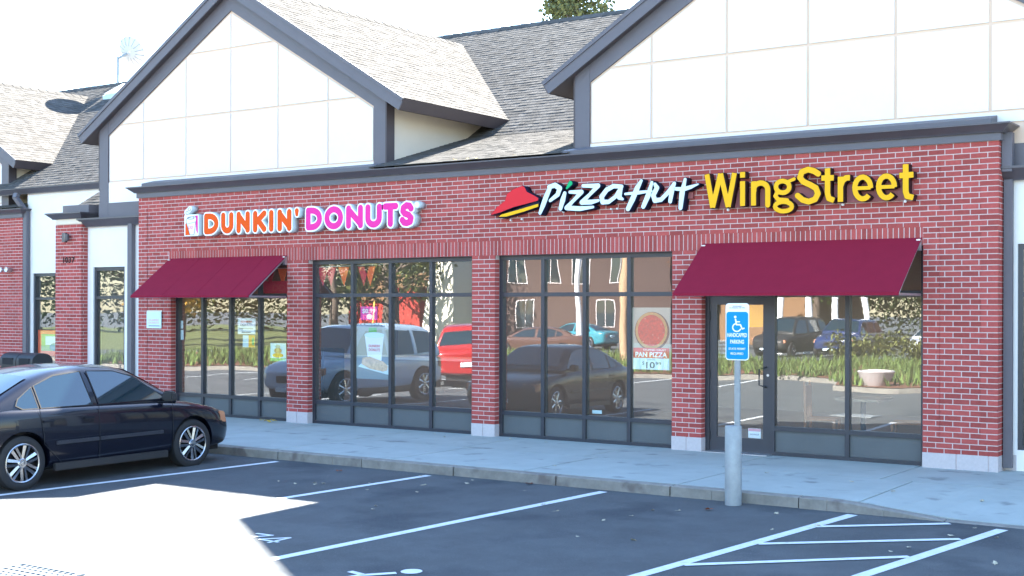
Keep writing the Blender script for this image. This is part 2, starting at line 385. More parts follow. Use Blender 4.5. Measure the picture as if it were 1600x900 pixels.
def snap(z): return Z0G+round((z-Z0G)/.0677)*.0677-.006
INS = [(a, b_, snap(c), snap(d)) for a, b_, c, d in [(-4.685, -4.19, 3.19, 3.80), (-4.685, -4.19, .42, 2.98), (-19.19, -18.565, 3.165, 3.785), (-19.19, -18.61, .42, 2.97)]]
mortar(BX0+.002, BX1-.002, SD+.002, BT+.05, INS)
for a, c in PIERS: mortar(a+.004, c-.004, -.05, SD+.001, INS)
wall.build('mortar_wall', 'mortar', BLD)
wall = MB(); wall.box((-22.088, .154, 0), (-21.294, .5, 3.6)); wall.box((-22.08, .5, 0), (-21.30, 2.1, 3.55)); wall.build('mortar_wall', 'mortar', BLD)
wall = MB(); wall.box((-38, 2.054, -.1), (-25.864, 2.4, 4.02)); wall.build('mortar_wall', 'mortar', BLD)
br = Brick((0, 0, 0), (1, 0, 0), (0, -1, 0))
N0 = .19
def sp(z):
    if z > SD+.235: return [(BX0, BX1)]
    if z > SD: return [(BX0, -18.6), (-4.885, BX1)]
    return PIERS
ins = INS
z0 = BT-CH*math.floor((BT-N0)/CH)
br.rows(z0-CH, BT, sp, ins, phase=.05)
a = -18.595
while a < -4.89: br.one(a+.006, min(a+CH-.006, -4.89), SD, SD+.226, random.uniform(-.001, .001)); a += CH
for p in PIERS[:-1]+[(0, BX1)]:   # returns on the right flank of every pier
    r2 = Brick((p[1], 0, 0), (0, 1, 0), (1, 0, 0)); r2.rows(z0-CH, SD if p[1] != BX1 else BT, lambda z: [(0.004, .115 if p[1] != BX1 else .29)], phase=.1); 
    for v in (r2.mb,):
        n = len(br.mb.v); br.mb.v += v.v; br.mb.f += [tuple(n+i for i in f) for f in v.f]; br.mb.m += v.m
br.mb.build('brick_facing', 'brick', BLD)
# left corner pier and the set-back brick front
br = Brick((0, 0, 0), (1, 0, 0), (0, -1, 0))
def add(r2):
    n = len(br.mb.v); br.mb.v += r2.mb.v; br.mb.f += [tuple(n+i for i in f) for f in r2.mb.f]; br.mb.m += r2.mb.m
r2 = Brick((0, .15, 0), (1, 0, 0), (0, -1, 0)); r2.rows(z0-CH, 3.57, lambda z: [(-22.09, -21.29)]); add(r2)
r2 = Brick((-21.29, 0, 0), (0, 1, 0), (1, 0, 0)); r2.rows(z0-CH, 3.57, lambda z: [(.154, .3)]); add(r2)
br.mb.build('brick_facing', 'brick', BLD); br = Brick((0, 0, 0), (1, 0, 0), (0, -1, 0))
r2 = Brick((0, 2.05, 0), (1, 0, 0), (0, -1, 0)); r2.rows(z0-CH, 3.975, lambda z: [(-31.5, -25.86)]); add(r2)
r2 = Brick((-25.86, 0, 0), (0, 1, 0), (1, 0, 0)); r2.rows(z0-CH, 3.975, lambda z: [(2.054, 2.17)]); add(r2)
br.mb.build('brick_facing', 'brick', BLD)
def stones(a0, a1, y, n, ret=.12):
    st = MB()
    for k in range(n):
        p = a0-.004+(a1-a0+.008)*k/n; q = a0-.004+(a1-a0+.008)*(k+1)/n
        st.box((p+(.004 if k else 0), y-.006, -.02), (q-(.004 if k < n-1 else 0), y+ret, N0-.003))
    st.build('stone_base', 'stone', BLD, bevel=.003)
stones(*PIERS[0], 0, 2); stones(*PIERS[1], 0, 2); stones(*PIERS[2], 0, 2); stones(*PIERS[3], 0, 2); stones(-22.09, -21.29, .15, 2, .15); stones(-31.5, -25.86, 2.05, 13)
st = MB(); st.box((-4.889, -.006, -.02), (-4.48, .29, N0-.003)); st.box((-4.472, -.006, -.02), (-4.1, .29, N0-.003)); st.box((-4.092, -.006, -.02), (BX1+.004, .29, N0-.003))
st.build('stone_base', 'stone', BLD, bevel=.003)
# --- stucco walls at ground level
def wallhole(x0, x1, z0, z1, y, t, holes, m=0):
    hs = sorted(holes); x = x0; sw = MB()
    for (a, c, p, q) in hs:
        sw.box((x, y, z0), (a, y+t, z1), m); sw.box((a, y, q), (c, y+t, z1), m)
        if p > z0: sw.box((a, y, z0), (c, y+t, p), m)
        x = c
    sw.box((x, y, z0), (x1, y+t, z1), m); sw.build('stucco_wall', 'stucco', BLD)
wallhole(-21.286, BX0+.001, 0, 3.66, .3, .2, [(-21.12, -20.19, .25, 2.72)])
wallhole(BX1-.001, 1.5, 0, 3.66, .3, .2, [(-3.84, -2.9, .25, 2.74), (-2.2, -1.2, 0, 2.3)])
wallhole(-25.84, -22.0, 0, 4.62, 2.17, .2, [(-25.64, -24.7, .25, 2.70)])
sb = MB(); sb.box((-3.985, .292, -.02), (-3.845, .42, .19)); sb.build('stone_base', 'stone', BLD)
# --- rear and end walls, back roof: they close the volume
en = MB()
en.box((-38, 15.7, 0), (1.5, 16, 3.5)); en.box((-38.3, 2.3, 0), (-38, 16, 3.5)); en.box((1.5, .3, 0), (1.8, 16, 3.6)); en.box((-22.3, .55, 0), (-22.1, 2.4, 3.6))
en.yz([(2.3, 3.4), (16, 3.4), (8, 8.1)], -38.29, -38.01); en.yz([(.3, 3.5), (16, 3.4), (8, 8.1), (.5, 3.7)], 1.51, 1.79)
en.build('end_wall', 'stucco', BLD)
# --- shingle roofs
def shingles(mb, o, u, v, n, L, span, course=.135, tab=(.1, .2)):
    """courses of random tabs: o origin at the eave, u along the eave, v up the slope, n outward"""
    o, u, v, n = map(Vector, (o, u, v, n)); k = 0; z = 0
    while z < L:
        t1 = min(z+course+.02, L); a0, a1 = span(z+course/2)
        x = a0
        while x < a1-.001:
            w_ = random.uniform(*tab); xe = min(x+w_, a1); h = random.choice((.008, .008, .0115)); ee = .003
            P = [o+u*(x+.002)+v*z+n*h, o+u*(xe-.002)+v*z+n*h, o+u*(xe-.002)+v*t1+n*ee, o+u*(x+.002)+v*t1+n*ee]
            mb.face(P); mb.face([P[0], P[1], o+u*(xe-.002)+v*z, o+u*(x+.002)+v*z]); 
            if h > .009: mb.face([P[0], P[3], o+u*(x+.002)+v*z]); mb.face([P[1], P[2], o+u*(xe-.002)+v*z])
            x = xe
        z += course; k += 1
c6 = math.hypot(1, .6); v6 = (0, 1/c6, .6/c6); n6 = (0, -.6/c6, 1/c6)
rm = MB(); dk = MB(); RC = []
def deck(pts, m=0): dk.face(pts, m)
Lm = 5.45*c6
shingles(rm, (0, 2.55, 4.96), (1, 0, 0), v6, n6, Lm, lambda z: (-20.9, 1.9), tab=(.1,.2))
shingles(rm, (0, 2.0, 4.63), (1, 0, 0), v6, n6, 6.0*c6, lambda z: (-38.4, -20.9), tab=(.1,.2))
deck([(-20.9, 2.55, 4.958), (1.9, 2.55, 4.958), (1.9, 8, 8.228), (-20.9, 8, 8.228)]); deck([(-38.4, 2.0, 4.628), (-20.9, 2.0, 4.628), (-20.9, 8, 8.228), (-38.4, 8, 8.228)])
deck([(-38.4, 8, 8.228), (1.9, 8, 8.228), (1.9, 16.4, 3.2), (-38.4, 16.4, 3.2)])
cl = math.hypot(1, .285); vl = (0, 1/cl, .285/cl); nl = (0, -.285/cl, 1/cl)
shingles(rm, (0, -.1, 4.2), (1, 0, 0), vl, nl, 2.68*cl, lambda z: (-13.74, -10.1))
deck([(-13.8, -.1, 4.198), (-10.0, -.1, 4.198), (-10.0, .6, 4.396), (-13.8, .6, 4.396)]); deck([(-13.8, .5, 4.367), (-10, .5, 4.367), (-10, 2.6, 4.965), (-13.8, 2.6, 4.965)])
shingles(rm, (0, 1.95, 4.2), (1, 0, 0), vl, nl, .45, lambda z: (-31.5, -25.8)); deck([(-31.5, 1.95, 4.198), (-25.8, 1.95, 4.198), (-25.8, 2.4, 4.32), (-31.5, 2.4, 4.32)])
# small lean-to over the corner pier
shingles(rm, (0, .5, 3.9), (1, 0, 0), v6, n6, 1.2, lambda z: (-22.05, -20.9)); deck([(-22.05, .5, 3.89), (-20.9, .5, 3.89), (-20.9, 2.2, 4.9), (-22.05, 2.2, 4.9)])
RS = .608; cR = math.hypot(1, RS); EZ = 5.3; RZ = 7.78; HW = (RZ-EZ)/RS
GAB = [(-17.3, .13), (-6.49, .13), (-30.3, 2.13)]
for cx, y0 in GAB:
    ridgecap = MB(); RC.append(ridgecap)
    for s in (1, -1):
        u = (0, 1, 0); vv = Vector((-s/cR, 0, RS/cR)); nn = Vector((s*RS/cR, 0, 1/cR))
        yend = lambda z: (0, (EZ+z*RS/cR-3.43)/.6-y0+.02)
        shingles(rm, (cx+s*HW, y0, EZ), u, vv, nn, HW*cR, yend)
        # roof slab below the shingles, its underside is the soffit
        P = [(cx+s*HW, EZ-.004), (cx, RZ-.004), (cx, RZ-.215), (cx+s*(HW-.10), EZ-.158-.012)]
        q = MB(); q.xz(P, y0+.03, 7.3); q.build('soffit', 'trimd', BLD)
    for k in range(28):
        y = y0-.01+k*.27
        if y > 7.1: break
        ridgecap.hexa([(cx-.13, y, RZ-.062), (cx+.13, y, RZ-.062), (cx+.13, y+.3, RZ-.072), (cx-.13, y+.3, RZ-.072), (cx, y, RZ+.032), (cx+.001, y, RZ+.032), (cx+.001, y+.3, RZ+.022), (cx, y+.3, RZ+.022)])
ridgecap = MB(); RC.append(ridgecap)
for k in range(150):
    x = -38.4+k*.27; ridgecap.hexa([(x, 7.87, 8.17), (x+.3, 7.87, 8.16), (x+.3, 8.13, 8.16), (x, 8.13, 8.17), (x, 8, 8.28), (x+.3, 8, 8.265), (x+.3, 8.001, 8.265), (x, 8.001, 8.28)])
for (a, c, z0_) in ((-38.4, 1.9, 0),): pass
dkb = dk.build('roof', 'trimd', BLD)
rm.build('shingles', 'shingle', dkb); [r_.build('ridge_cap', 'shingle', dkb) for r_ in RC]
# --- rake boards and eave fascias
for cx, y0 in GAB:
    for s in (1, -1):
        rk_ = MB(); ef = MB()
        def Q(d, off): return (cx+s*(HW-d/cR)-s*off*RS/cR*1, EZ+d*RS/cR-off/cR)   # d along the slope, off below it
        L = HW*cR
        A, B_, C_, D_ = Q(0, -.004), Q(L, -.004), Q(L, .205), Q(0, .205)
        B_ = (cx, RZ+.005); C_ = (cx, RZ-.205*cR)
        rk_.xz([A, B_, C_, D_] , y0, y0+.028)
        A, B_, C_, D_ = Q(0, -.008), (cx, RZ+.01), (cx, RZ-.05*cR), Q(0, .05)
        rk_.xz([A, B_, C_, D_], y0-.018, y0-.001)
        # fascia along the eave
        a, c = Q(0, -.002), Q(0, .207)
        o1 = (a[0]+s*.022, a[1]+.006); o2 = (c[0]+s*.022, c[1]+.006)
        ef.xz([a, o1, o2, c], y0+.002, 3.35)
        rk_.build('rake_board', 'trim', BLD); ef.build('eave_fascia', 'trimd', BLD)  # fascia coloured darker than the rake for its shaded side
# --- gable walls with raised panels
def clip(poly, planes):
    for (a, b_, c) in planes:   # keep a*x+b*z<=c
        out = []
        for i in range(len(poly)):
            P, Q2 = poly[i], poly[(i+1) % len(poly)]; d0 = a*P[0]+b_*P[1]-c; d1 = a*Q2[0]+b_*Q2[1]-c
            if d0 <= 0: out.append(P)
            if d0*d1 < 0: t = d0/(d0-d1); out.append((P[0]+(Q2[0]-P[0])*t, P[1]+(Q2[1]-P[1])*t))
        poly = out
        if len(poly) < 3: return []
    return poly
for gi, (cx, y0) in enumerate(GAB):
    gw = MB(); gp = MB(); gt = MB(); gsd = MB()
    yw = y0+.17; w2 = 3.59; zt = RZ-.17
    sl = lambda x: RZ-.19*cR*1.0-abs(x-cx)*RS
    zb = 3.65
    gw.xz([(cx-w2, zb), (cx+w2, zb), (cx+w2, sl(cx+w2)+.05), (cx, sl(cx)+.05), (cx-w2, sl(cx-w2)+.05)], yw, yw+.15)
    # inner edge of the sloped board: through (cx-3.35,5.25) and (cx,7.24)
    inz = lambda x: 7.245-abs(x-cx)*.595
    for s in (1, -1):
        gt.xz([(cx+s*w2, zb if gi == 0 and s < 0 else 4.2), (cx+s*w2, sl(cx+w2)+.02), (cx+s*3.345, sl(cx+3.345)+.02), (cx+s*3.345, zb if gi == 0 and s < 0 else 4.2)][::1], yw-.035, yw-.002)
        gt.xz([(cx+s*3.343, inz(cx+3.343)), (cx+s*3.343, sl(cx+3.343)+.02), (cx, sl(cx)+.02), (cx, inz(cx))], yw-.03, yw-.001)
        gt.box((cx+s*(w2-.001), yw-.035, 4.2), (cx+s*(w2+.028), yw+.17, sl(cx+w2)+.05), 1)
        q = MB(); q.box((cx+s*w2, yw+.17, 4.0), (cx+s*(w2-.12), 3.4 if y0 < 1 else 5, sl(cx+w2)+.12)); q.build('gable_side_wall', 'cream', BLD)
    xs_ = [cx-3.345]+[cx+d for d in (-2.33, -1.165, 0, 1.165, 2.33)]+[cx+3.345]
    zs_ = [4.33, 5.43, 6.575, 7.9]
    for i in range(6):
        for j in range(3):
            p, q = xs_[i]+(.021 if i else .03), xs_[i+1]-(.021 if i < 5 else .03); z0_, z1_ = zs_[j]+(.021 if j else .04), zs_[j+1]-.021
            k = .595; off = .05
            P = clip([(p, z0_), (q, z0_), (q, z1_), (p, z1_)], [(k, 1, 7.245-off+k*cx), (-k, 1, 7.245-off-k*cx)])
            if P: gp.xz(P, yw-.020, yw-.0005)
    gp.box((cx-3.34, yw-.0195, 3.7 if gi == 0 else 4.22), (cx+3.34, yw-.0006, 4.345))
    gw_ = gw.build('gable_wall', 'stucco_gap', BLD); gp.build('raised_panels', 'stucco', gw_); gt.build('gable_trim', ['trim', 'trimd'], BLD)
# --- cornices: crown profile swept along the fronts
def crown(mb, x0, x1, yf, zt, h=.11, proj=.14, retl=.3, retr=.3):
    prof = [(0, 0), (.25, 0), (.3, .12), (.45, .3), (.75, .62), (.92, .8), (1, .82), (1, 1), (0, 1)]   # (projection, height)
    pr = [(p*proj, zt-h+q*h) for p, q in prof]
    A = [(x0-p, yf-p, z) for p, z in pr]; B2 = [(x1+p, yf-p, z) for p, z in pr]; C2 = [(x0-p, yf+retl, z) for p, z in pr]; D2 = [(x1+p, yf+retr, z) for p, z in pr]
    n = len(pr)
    for i in range(n):
        j = (i+1) % n
        mb.face([A[i], A[j], B2[j], B2[i]]); mb.face([C2[i], C2[j], A[j], A[i]]); mb.face([B2[i], B2[j], D2[j], D2[i]])
    mb.face(C2); mb.face(D2)
def crowns(*a): cr = MB(); crown(cr, *a); cr.build('cornice', 'gutter', BLD)
crowns(BX0-.03, BX1+.03, -.03, 4.165, .105, .14, .33, .33)
crowns(-31.5, -25.83, 2.02, 4.165, .105, .14, 0, .15)
crowns(-21.2, BX0-.05, .26, 3.665, .27*.6, .17, .0, .0)
crowns(BX1+.06, 1.6, .26, 3.665, .27*.6, .17, 0, 0)
crowns(-22.1, -21.27, .14, 3.79, .12, .14, .8, .45)
for a_, c_ in [((BX0-.03, -.03, 3.968), (BX1+.03, .3, 4.062)), ((-31.5, 2.02, 3.968), (-25.83, 2.3, 4.062)), ((-20.92, .268, 3.665), (BX0-.02, .30, 3.95)), ((BX1+.02, .268, 3.665), (-2.9, .30, 3.95)), ((-22.0, .25, 3.79), (-21.2, .75, 3.95))]:
    fr = MB(); fr.box(a_, c_); fr.build('frieze_board', 'trim', BLD)
fr = MB(); fr.box((-22.06, .13, 3.57), (-21.28, .6, 3.69)); fr.build('pier_cap', 'cream', BLD)
for a_, c_ in ((-19.33, -13.70), (-10.14, -4.07)):
    fr = MB(); fr.yz([(-.02, 4.16), (-.02, 4.235), (.262, 4.305), (.262, 4.16)], a_, c_); fr.build('roof_flashing', 'trim', BLD)
# main gutter on the set-back part
gu = MB(); crown(gu, -26.9, -20.95, 2.12, 4.64, .14, .12, 0, 0); gu.build('gutter', 'gutter', BLD)
# --- windows
gl_ = None
def window(x0, x1, z0, z1, yf, mull, rails, kick=None, door=None, shade=True):
    f = MB(); fw = .058; d = .11
    xs_ = [x0]+mull+[x1]
    f.box((x0, yf, z0), (x0+fw, yf+d, z1)); f.box((x1-fw, yf, z0), (x1, yf+d, z1))
    f.box((x0+fw, yf+.002, z1-fw-.012), (x1-fw, yf+d-.002, z1-.001))
    for i, a in enumerate(mull): f.box((a-fw/2, yf+.001, z0), (a+fw/2, yf+d-.001, z1-fw-.012))
    pns = []; kps = []
    for i in range(len(xs_)-1):
        a = xs_[i]+(fw if i == 0 else fw/2); c = xs_[i+1]-(fw if i == len(xs_)-2 else fw/2)
        if door is not None and i == door:
            f.box((a, yf+.003, 2.115), (c, yf+d-.003, 2.17)); zz = [2.17, z1-fw-.012]
        else:
            zz = [z0+.05]; f.box((a, yf+.003, z0), (c, yf+d-.003, z0+.05))
            for r in rails: f.box((a, yf+.003, r-.03), (c, yf+d-.003, r+.03)); zz += [r-.03, r+.03]
            zz.append(z1-fw-.012)
        for p, q in zip(zz[::2], zz[1::2]):
            if kick and q < kick: kps.append(((a, yf+.035, p), (c, yf+.06, q)))
            else: pns.append(((a, yf+.045, p), (c, yf+.051, q)))
    F = f.build('shop_window' if kick else 'side_window', 'frame', BLD)
    for a, c in pns: q = MB(); q.box(a, c); q.build('pane', 'glass', F)
    for a, c in kps: q = MB(); q.box(a, c); q.build('kick_panel', 'kick', F)
    return F
for i_, (lx, ly) in enumerate([(-17.6, 1.8), (-15.6, 1.8), (-13.6, 1.8), (-16.6, 4.2), (-14, 4.2), (-10.4, 2.2), (-8.2, 2.2), (-6.0, 2.2), (-9.2, 4.6), (-6.4, 4.6)]):  # lamps added to brighten the rooms; only one small yellow light is known
    q = MB(); q.box((lx-.28, ly-.28, 2.985), (lx+.28, ly+.28, 3.018)); fr_ = q.build('added_ceiling_lamp', 'white', BLD)
    q = MB(); q.box((lx-.24, ly-.24, 2.978), (lx+.24, ly+.24, 2.984)); q.build('added_glow_panel', 'added_lamp_emit', fr_)
window(WIN[0][0], WIN[0][1], 0, 2.74, .12, [-17.85, -17.14, -16.42], [.36, 2.15], .4)
window(WIN[1][0], WIN[1][1], 0, 2.74, .12, [-14.29, -13.48, -12.65], [.36, 2.15], .4)
window(WIN[2][0], WIN[2][1], 0, 2.74, .12, [-10.55, -9.83, -9.09], [.36, 2.15], .4)
window(WIN[3][0], WIN[3][1], 0, 2.74, .12, [-6.91, -5.89], [.36, 2.15], .4, door=0)
window(-21.12, -20.19, .25, 2.72, .33, [], [2.13]); window(-3.84, -2.9, .25, 2.74, .33, [], [2.13]); window(-25.64, -24.7, .25, 2.70, 2.2, [], [2.13]); window(-2.2, -1.2, 0, 2.3, .33, [], [1.9])
# door
dm = MB(); X0, X1, yd = -7.83, -6.945, .135
dm.box((X0, yd, .01), (X0+.105, yd+.045, 2.11)); dm.box((X1-.105, yd, .01), (X1, yd+.045, 2.11)); dm.box((X0+.105, yd+.001, 2.0), (X1-.105, yd+.044, 2.11)); dm.box((X0+.105, yd+.001, .01), (X1-.105, yd+.044, .205))
DR = dm.build('shop_door', 'frame', BLD)
q = MB(); q.box((X0+.105, yd+.02, .205), (X1-.105, yd+.026, 2.0)); q.build('pane', 'glass', DR)
q = MB(); q.tube([(X1-.06, yd, .9), (X1-.06, yd-.06, .91), (X1-.13, yd-.07, .93), (X1-.13, yd-.07, 1.14), (X1-.06, yd-.06, 1.16), (X1-.06, yd, 1.17)], .011, 8); q.build('handle', 'black', DR, smooth=40)
q = MB(); q.lathe([(0, -.006), (.018, -.006), (.018, 0)], (X1-.035, yd, 1.06), 'Y', 12); q.build('lock', 'alu', DR)
q = MB()
for z in (.22, 1.05, 1.85): q.box((X0-.012, yd-.014, z-.06), (X0+.012, yd+.005, z+.06))
q.build('hinge', 'black', DR)
q = MB(); q.box((X0-.02, -.05, .001), (X1+.03, .2, .012)); q.build('threshold', 'alu', BLD)
# downspouts and corner boards
def downspout(pts, w, label):
    d = MB()
    for p, q2 in zip(pts, pts[1:]):
        p, q2 = Vector(p), Vector(q2); t = (q2-p).normalized(); x = Vector((1, 0, 0)); y = t.cross(x).normalized(); h = w/2
        d.hexa([tuple(p+x*a*h+y*b_*h*.7-t*.01) for a, b_ in ((-1, -1), (1, -1), (1, 1), (-1, 1))]+[tuple(q2+x*a*h+y*b_*h*.7+t*.01) for a, b_ in ((-1, -1), (1, -1), (1, 1), (-1, 1))])
    o = d.build('downspout', 'trim', BLD)
    if label: o['label'] = label
    return o
downspout([(-19.93, .24, 3.52), (-19.93, .24, .02)], .12, 'grey downspout on the white stucco left of the brick front')
downspout([(-26.0, 2.0, 4.5), (-26.0, 1.97, 4.42), (-25.84, 2.02, 4.22), (-25.79, 2.1, 4.1), (-25.79, 2.1, .02)], .13, 'grey downspout with a curved elbow at the set-back brick front')
downspout([(-3.925, .22, 3.5), (-3.925, .22, .05)], .10, 'grey downspout right of the brick front')
q = MB(); q.box((-3.98, .1, 3.6), (-3.86, .22, 4.07)); q.build('downspout', 'trim', BLD)
# interior shell
it = MB()
it.box((-22, .3, -.02), (1.4, 15.6, -.004), 0); it.box((-19.4, .32, 3.02), (1.4, 8, 3.1), 1); it.box((-19.4, 7.5, 0), (1.4, 7.6, 3.02), 1)
it.box((-11.62, .3, 0), (-11.5, 7.5, 3.02), 2); it.box((-19.45, .5, 0), (-19.35, 7.5, 3.02), 2); it.box((-37, 6.5, 0), (-21, 6.6, 3.4), 1); it.box((-22.0, 3, 0), (-19.5, 3.1, 3.4), 1)
it.build('interior_shell', [colmat('floor_tile', (.30, .24, .19), .5, var=.1), colmat('interior_wall', (.42, .36, .30), .9), colmat('interior_partition', (.30, .20, .16), .9)], BLD)
# ---------------- awnings ----------------
def awning(x0, x1, label, panels=1):
    t = place('awning', ((x0+x1)/2, -.45, 2.14), label, 'awning', 'maroon awnings over the shop fronts')
    f = MB(); YF, ZF, ZT = -.9, 2.145, 2.83
    n = 24; cols = [x0+(x1-x0)*i/n for i in range(n+1)]
    def sag(i, k): return -.006*math.sin(math.pi*((i*panels/n) % 1))*math.sin(math.pi*k)
    m_ = 8
    for i in range(n):
        for k in range(m_):
            P = []
            for (ii, kk) in ((i, k), (i+1, k), (i+1, k+1), (i, k+1)):
                a = kk/m_; s_ = sag(ii, a); P.append((cols[ii], -.012+(YF+.012)*a+s_*.3, ZT+(ZF-ZT)*a+s_))
            f.face(P); f.face([(p[0], p[1]+.004, p[2]-.006) for p in reversed(P)])
    f.box((x0, YF-.002, ZF-.035), (x1, YF+.002, ZF+.002))
    f.build('canvas', 'awning', t, merge=False)
    if panels > 1:
        for i in range(1, panels+1):
            xs = x0+(x1-x0)*i/(panels+.6); q = MB(); q.tube([(xs, -.012, ZT+.001), (xs, YF*.5, (ZT+ZF)/2-.002), (xs, YF+.002, ZF+.001)], .0045, 6); q.build('seam', 'awning', t)
    fr = MB()
    for x in (x0+.02, x1-.02):
        fr.tube([(x, -.03, ZF-.02), (x, YF+.02, ZF-.02)], .017, 8); fr.tube([(x, YF+.03, ZF-.02), (x, -.03, ZT-.05)], .012, 8)
    fr.tube([(x0+.02, YF+.02, ZF-.02), (x1-.02, YF+.02, ZF-.02)], .017, 8); fr.tube([(x0+.02, -.03, ZT-.05), (x1-.02, -.03, ZT-.05)], .013, 8)
    fr.tube([((x0+x1)/2, -.03, ZF-.02), ((x0+x1)/2, YF+.02, ZF-.02)], .013, 8)
    fr.build('tube_frame', 'alu', t, smooth=40)
    for x in (x0+.03, x1-.03):
        q = MB(); q.box((x-.025, -.06, ZT-.16), (x+.025, -.002, ZT-.02)); q.build('wall_bracket', 'alu', t)
awning(-18.56, -15.63, 'maroon canvas awning over the coffee shop windows at the left end of the brick front', 3)
awning(-7.867, -4.895, 'maroon canvas awning over the glass door and windows at the right end', 1)
# ---------------- channel letter signs ----------------
colmat('sign_return', (.52, .60, .62), .5, spec=.08); colmat('sign_white', (.86, .90, .92), .4); colmat('letter_orange', (.80, .10, .012), .45, spec=.08); colmat('letter_pink', (.82, .045, .32), .45, spec=.08)
colmat('letter_navy', (.012, .014, .035), .5, spec=.08); colmat('letter_cyanwhite', (.70, .84, .84), .4, spec=.08); colmat('hat_red', (.70, .035, .045), .45, spec=.08); colmat('hat_yellow', (.86, .48, .02), .45, spec=.08)
colmat('leaf_green', (.02, .42, .16), .45, spec=.08); colmat('wing_yellow', (.86, .46, .02), .45, spec=.08); colmat('wing_brown', (.04, .018, .02), .5, spec=.08); colmat('raceway', (.30, .09, .09), .6); colmat('cup_line', (.12, .12, .18), .6)
def arcp(cx, cz, rx, rz, a0, a1, n=12): return [(cx+rx*math.cos(R(a0+(a1-a0)*i/n)), cz+rz*math.sin(R(a0+(a1-a0)*i/n))) for i in range(n+1)]
def letter(x0, x1, z0, z1, r, kind):
    a, c, p, q = x0+r, x1-r, z0+r, z1-r; w = c-a; h = q-p
    U = lambda x, z: (a+w*x, p+h*z)
    L = {'D': [[U(0, 0), U(0, 1)], [U(0, 1), U(.25, 1)]+arcp(a+w*.3, p+h*.5, w*.7, h*.5, 78, -78)+[U(.25, 0), U(0, 0)]],
         'U': [[U(0, 1)]+arcp(a+w*.5, p+h*.38, w*.5, h*.38, 180, 360)+[U(1, 1)]],
         'N': [[U(0, 0), U(0, 1)], [U(0, .93), U(1, .07)], [U(1, 0), U(1, 1)]],
         'K': [[U(0, 0), U(0, 1)], [U(1, 1), U(.12, .46)], [U(.3, .6), U(1, 0)]],
         'I': [[U(.5, 0), U(.5, 1)]], 'O': [arcp(a+w*.5, p+h*.5, w*.5, h*.5, 0, 360, 28)],
         'T': [[U(0, 1), U(1, 1)], [U(.5, 1), U(.5, 0)]],
         'S': [[U(.95, .82), U(.78, .97), U(.45, 1.0), U(.12, .88), U(.06, .7), U(.25, .55), U(.7, .45), U(.95, .28), U(.88, .08), U(.5, 0), U(.18, .04), U(0, .18)]]}[kind]
    return [{'p': s_, 'r': r} for s_ in L]
def sign_letter(sign, strokes, y0, face_y, ret, face, off_ret, off_face, name='letter', rim=False):
    b = flat_shape(name, contours(strokes, off_ret), face_y, y0-face_y, ret, sign)
    if rim: flat_shape('white_rim', contours(strokes, off_ret-.002), face_y-.003, .003, 'sign_white', b)
    flat_shape('letter_face', contours(strokes, off_face), face_y-.006, .006, face, b)
    return b
DK = place('channel_letter_sign', (-15.4, -.08, 3.15), 'rounded orange and pink channel letters with a coffee cup logo on the brick wall', 'shop sign')
H0, H1 = 3.205, 3.625; rr = .052
for k, x0, x1 in [('D', -17.53, -17.12), ('U', -17.10, -16.75), ('N', -16.72, -16.35), ('K', -16.32, -15.955), ('I', -15.945, -15.78), ('N', -15.74, -15.37)]:
    sign_letter(DK, letter(x0+.025, x1-.022, H0+.025, H1-.025, rr, k), -.002, -.15, 'sign_return', 'letter_orange', .026, 0, rim=True)
ap = [{'p': [(-15.27, 3.56), (-15.27, 3.50)], 'r': [.046, .032]}]
sign_letter(DK, ap, -.002, -.15, 'sign_return', 'letter_orange', .024, 0, rim=True)
for k, x0, x1 in [('D', -15.085, -14.685), ('O', -14.67, -14.225), ('N', -14.20, -13.80), ('U', -13.79, -13.405), ('T', -13.43, -13.07), ('S', -13.08, -12.75)]:
    sign_letter(DK, letter(x0+.022, x1-.02, H0+.02, H1-.02, rr, k), -.002, -.15, 'sign_return', 'letter_pink', .026, 0, rim=True)
tm = [{'p': [(-12.72, 3.555), (-12.71, 3.555)], 'r': .055}]
q = flat_shape('registered_mark', contours(tm, .0), -.15, .148, 'sign_return', DK); flat_shape('mark_face', contours(tm, -.012), -.156, .006, 'sign_white', q)
# logo box with steaming cup
lb = [{'p': [(-17.99, 3.24), (-17.67, 3.24), (-17.67, 3.57), (-17.99, 3.57), (-17.99, 3.24)], 'r': .03}, {'p': [(-17.99, 3.24), (-17.67, 3.57)], 'r': .03}, {'p': [(-17.99, 3.57), (-17.67, 3.24)], 'r': .03},
      *[{'p': [(-17.99, 3.24+.055*i), (-17.67, 3.24+.055*i)], 'r': .03} for i in range(7)], {'p': [(-17.965, 3.64), (-17.87, 3.70)], 'r': .055}]
LBX = flat_shape('logo_box', contours(lb, .0), -.15, .148, 'sign_return', DK)
def poly(name, pts, y, d, m, p): return flat_shape(name, [pts], y, d, m, p)
flat_shape('logo_face', contours(lb, -.006), -.155, .005, 'sign_white', LBX)
poly('orange_corner', [(-17.985, 3.232), (-17.86, 3.232), (-17.955, 3.45), (-17.985, 3.44)], -.158, .003, 'letter_orange', LBX)
poly('pink_corner', [(-17.665, 3.25), (-17.665, 3.575), (-17.73, 3.575), (-17.70, 3.30)], -.158, .003, 'letter_pink', LBX)
cup = [(-17.86, 3.235), (-17.76, 3.235), (-17.715, 3.46), (-17.70, 3.52), (-17.73, 3.565), (-17.93, 3.535), (-17.965, 3.49), (-17.945, 3.43)]
q = [{'p': cup+[cup[0]], 'r': .004}, {'p': [(-17.945, 3.43), (-17.715, 3.46)], 'r': .0035}, {'p': arcp(-17.84, 3.535, .09, .02, 0, 360), 'r': .006},
     {'p': arcp(-17.94, 3.63, .03, .03, 0, 300), 'r': .004}, {'p': arcp(-17.88, 3.69, .028, .03, 60, 380), 'r': .004}]
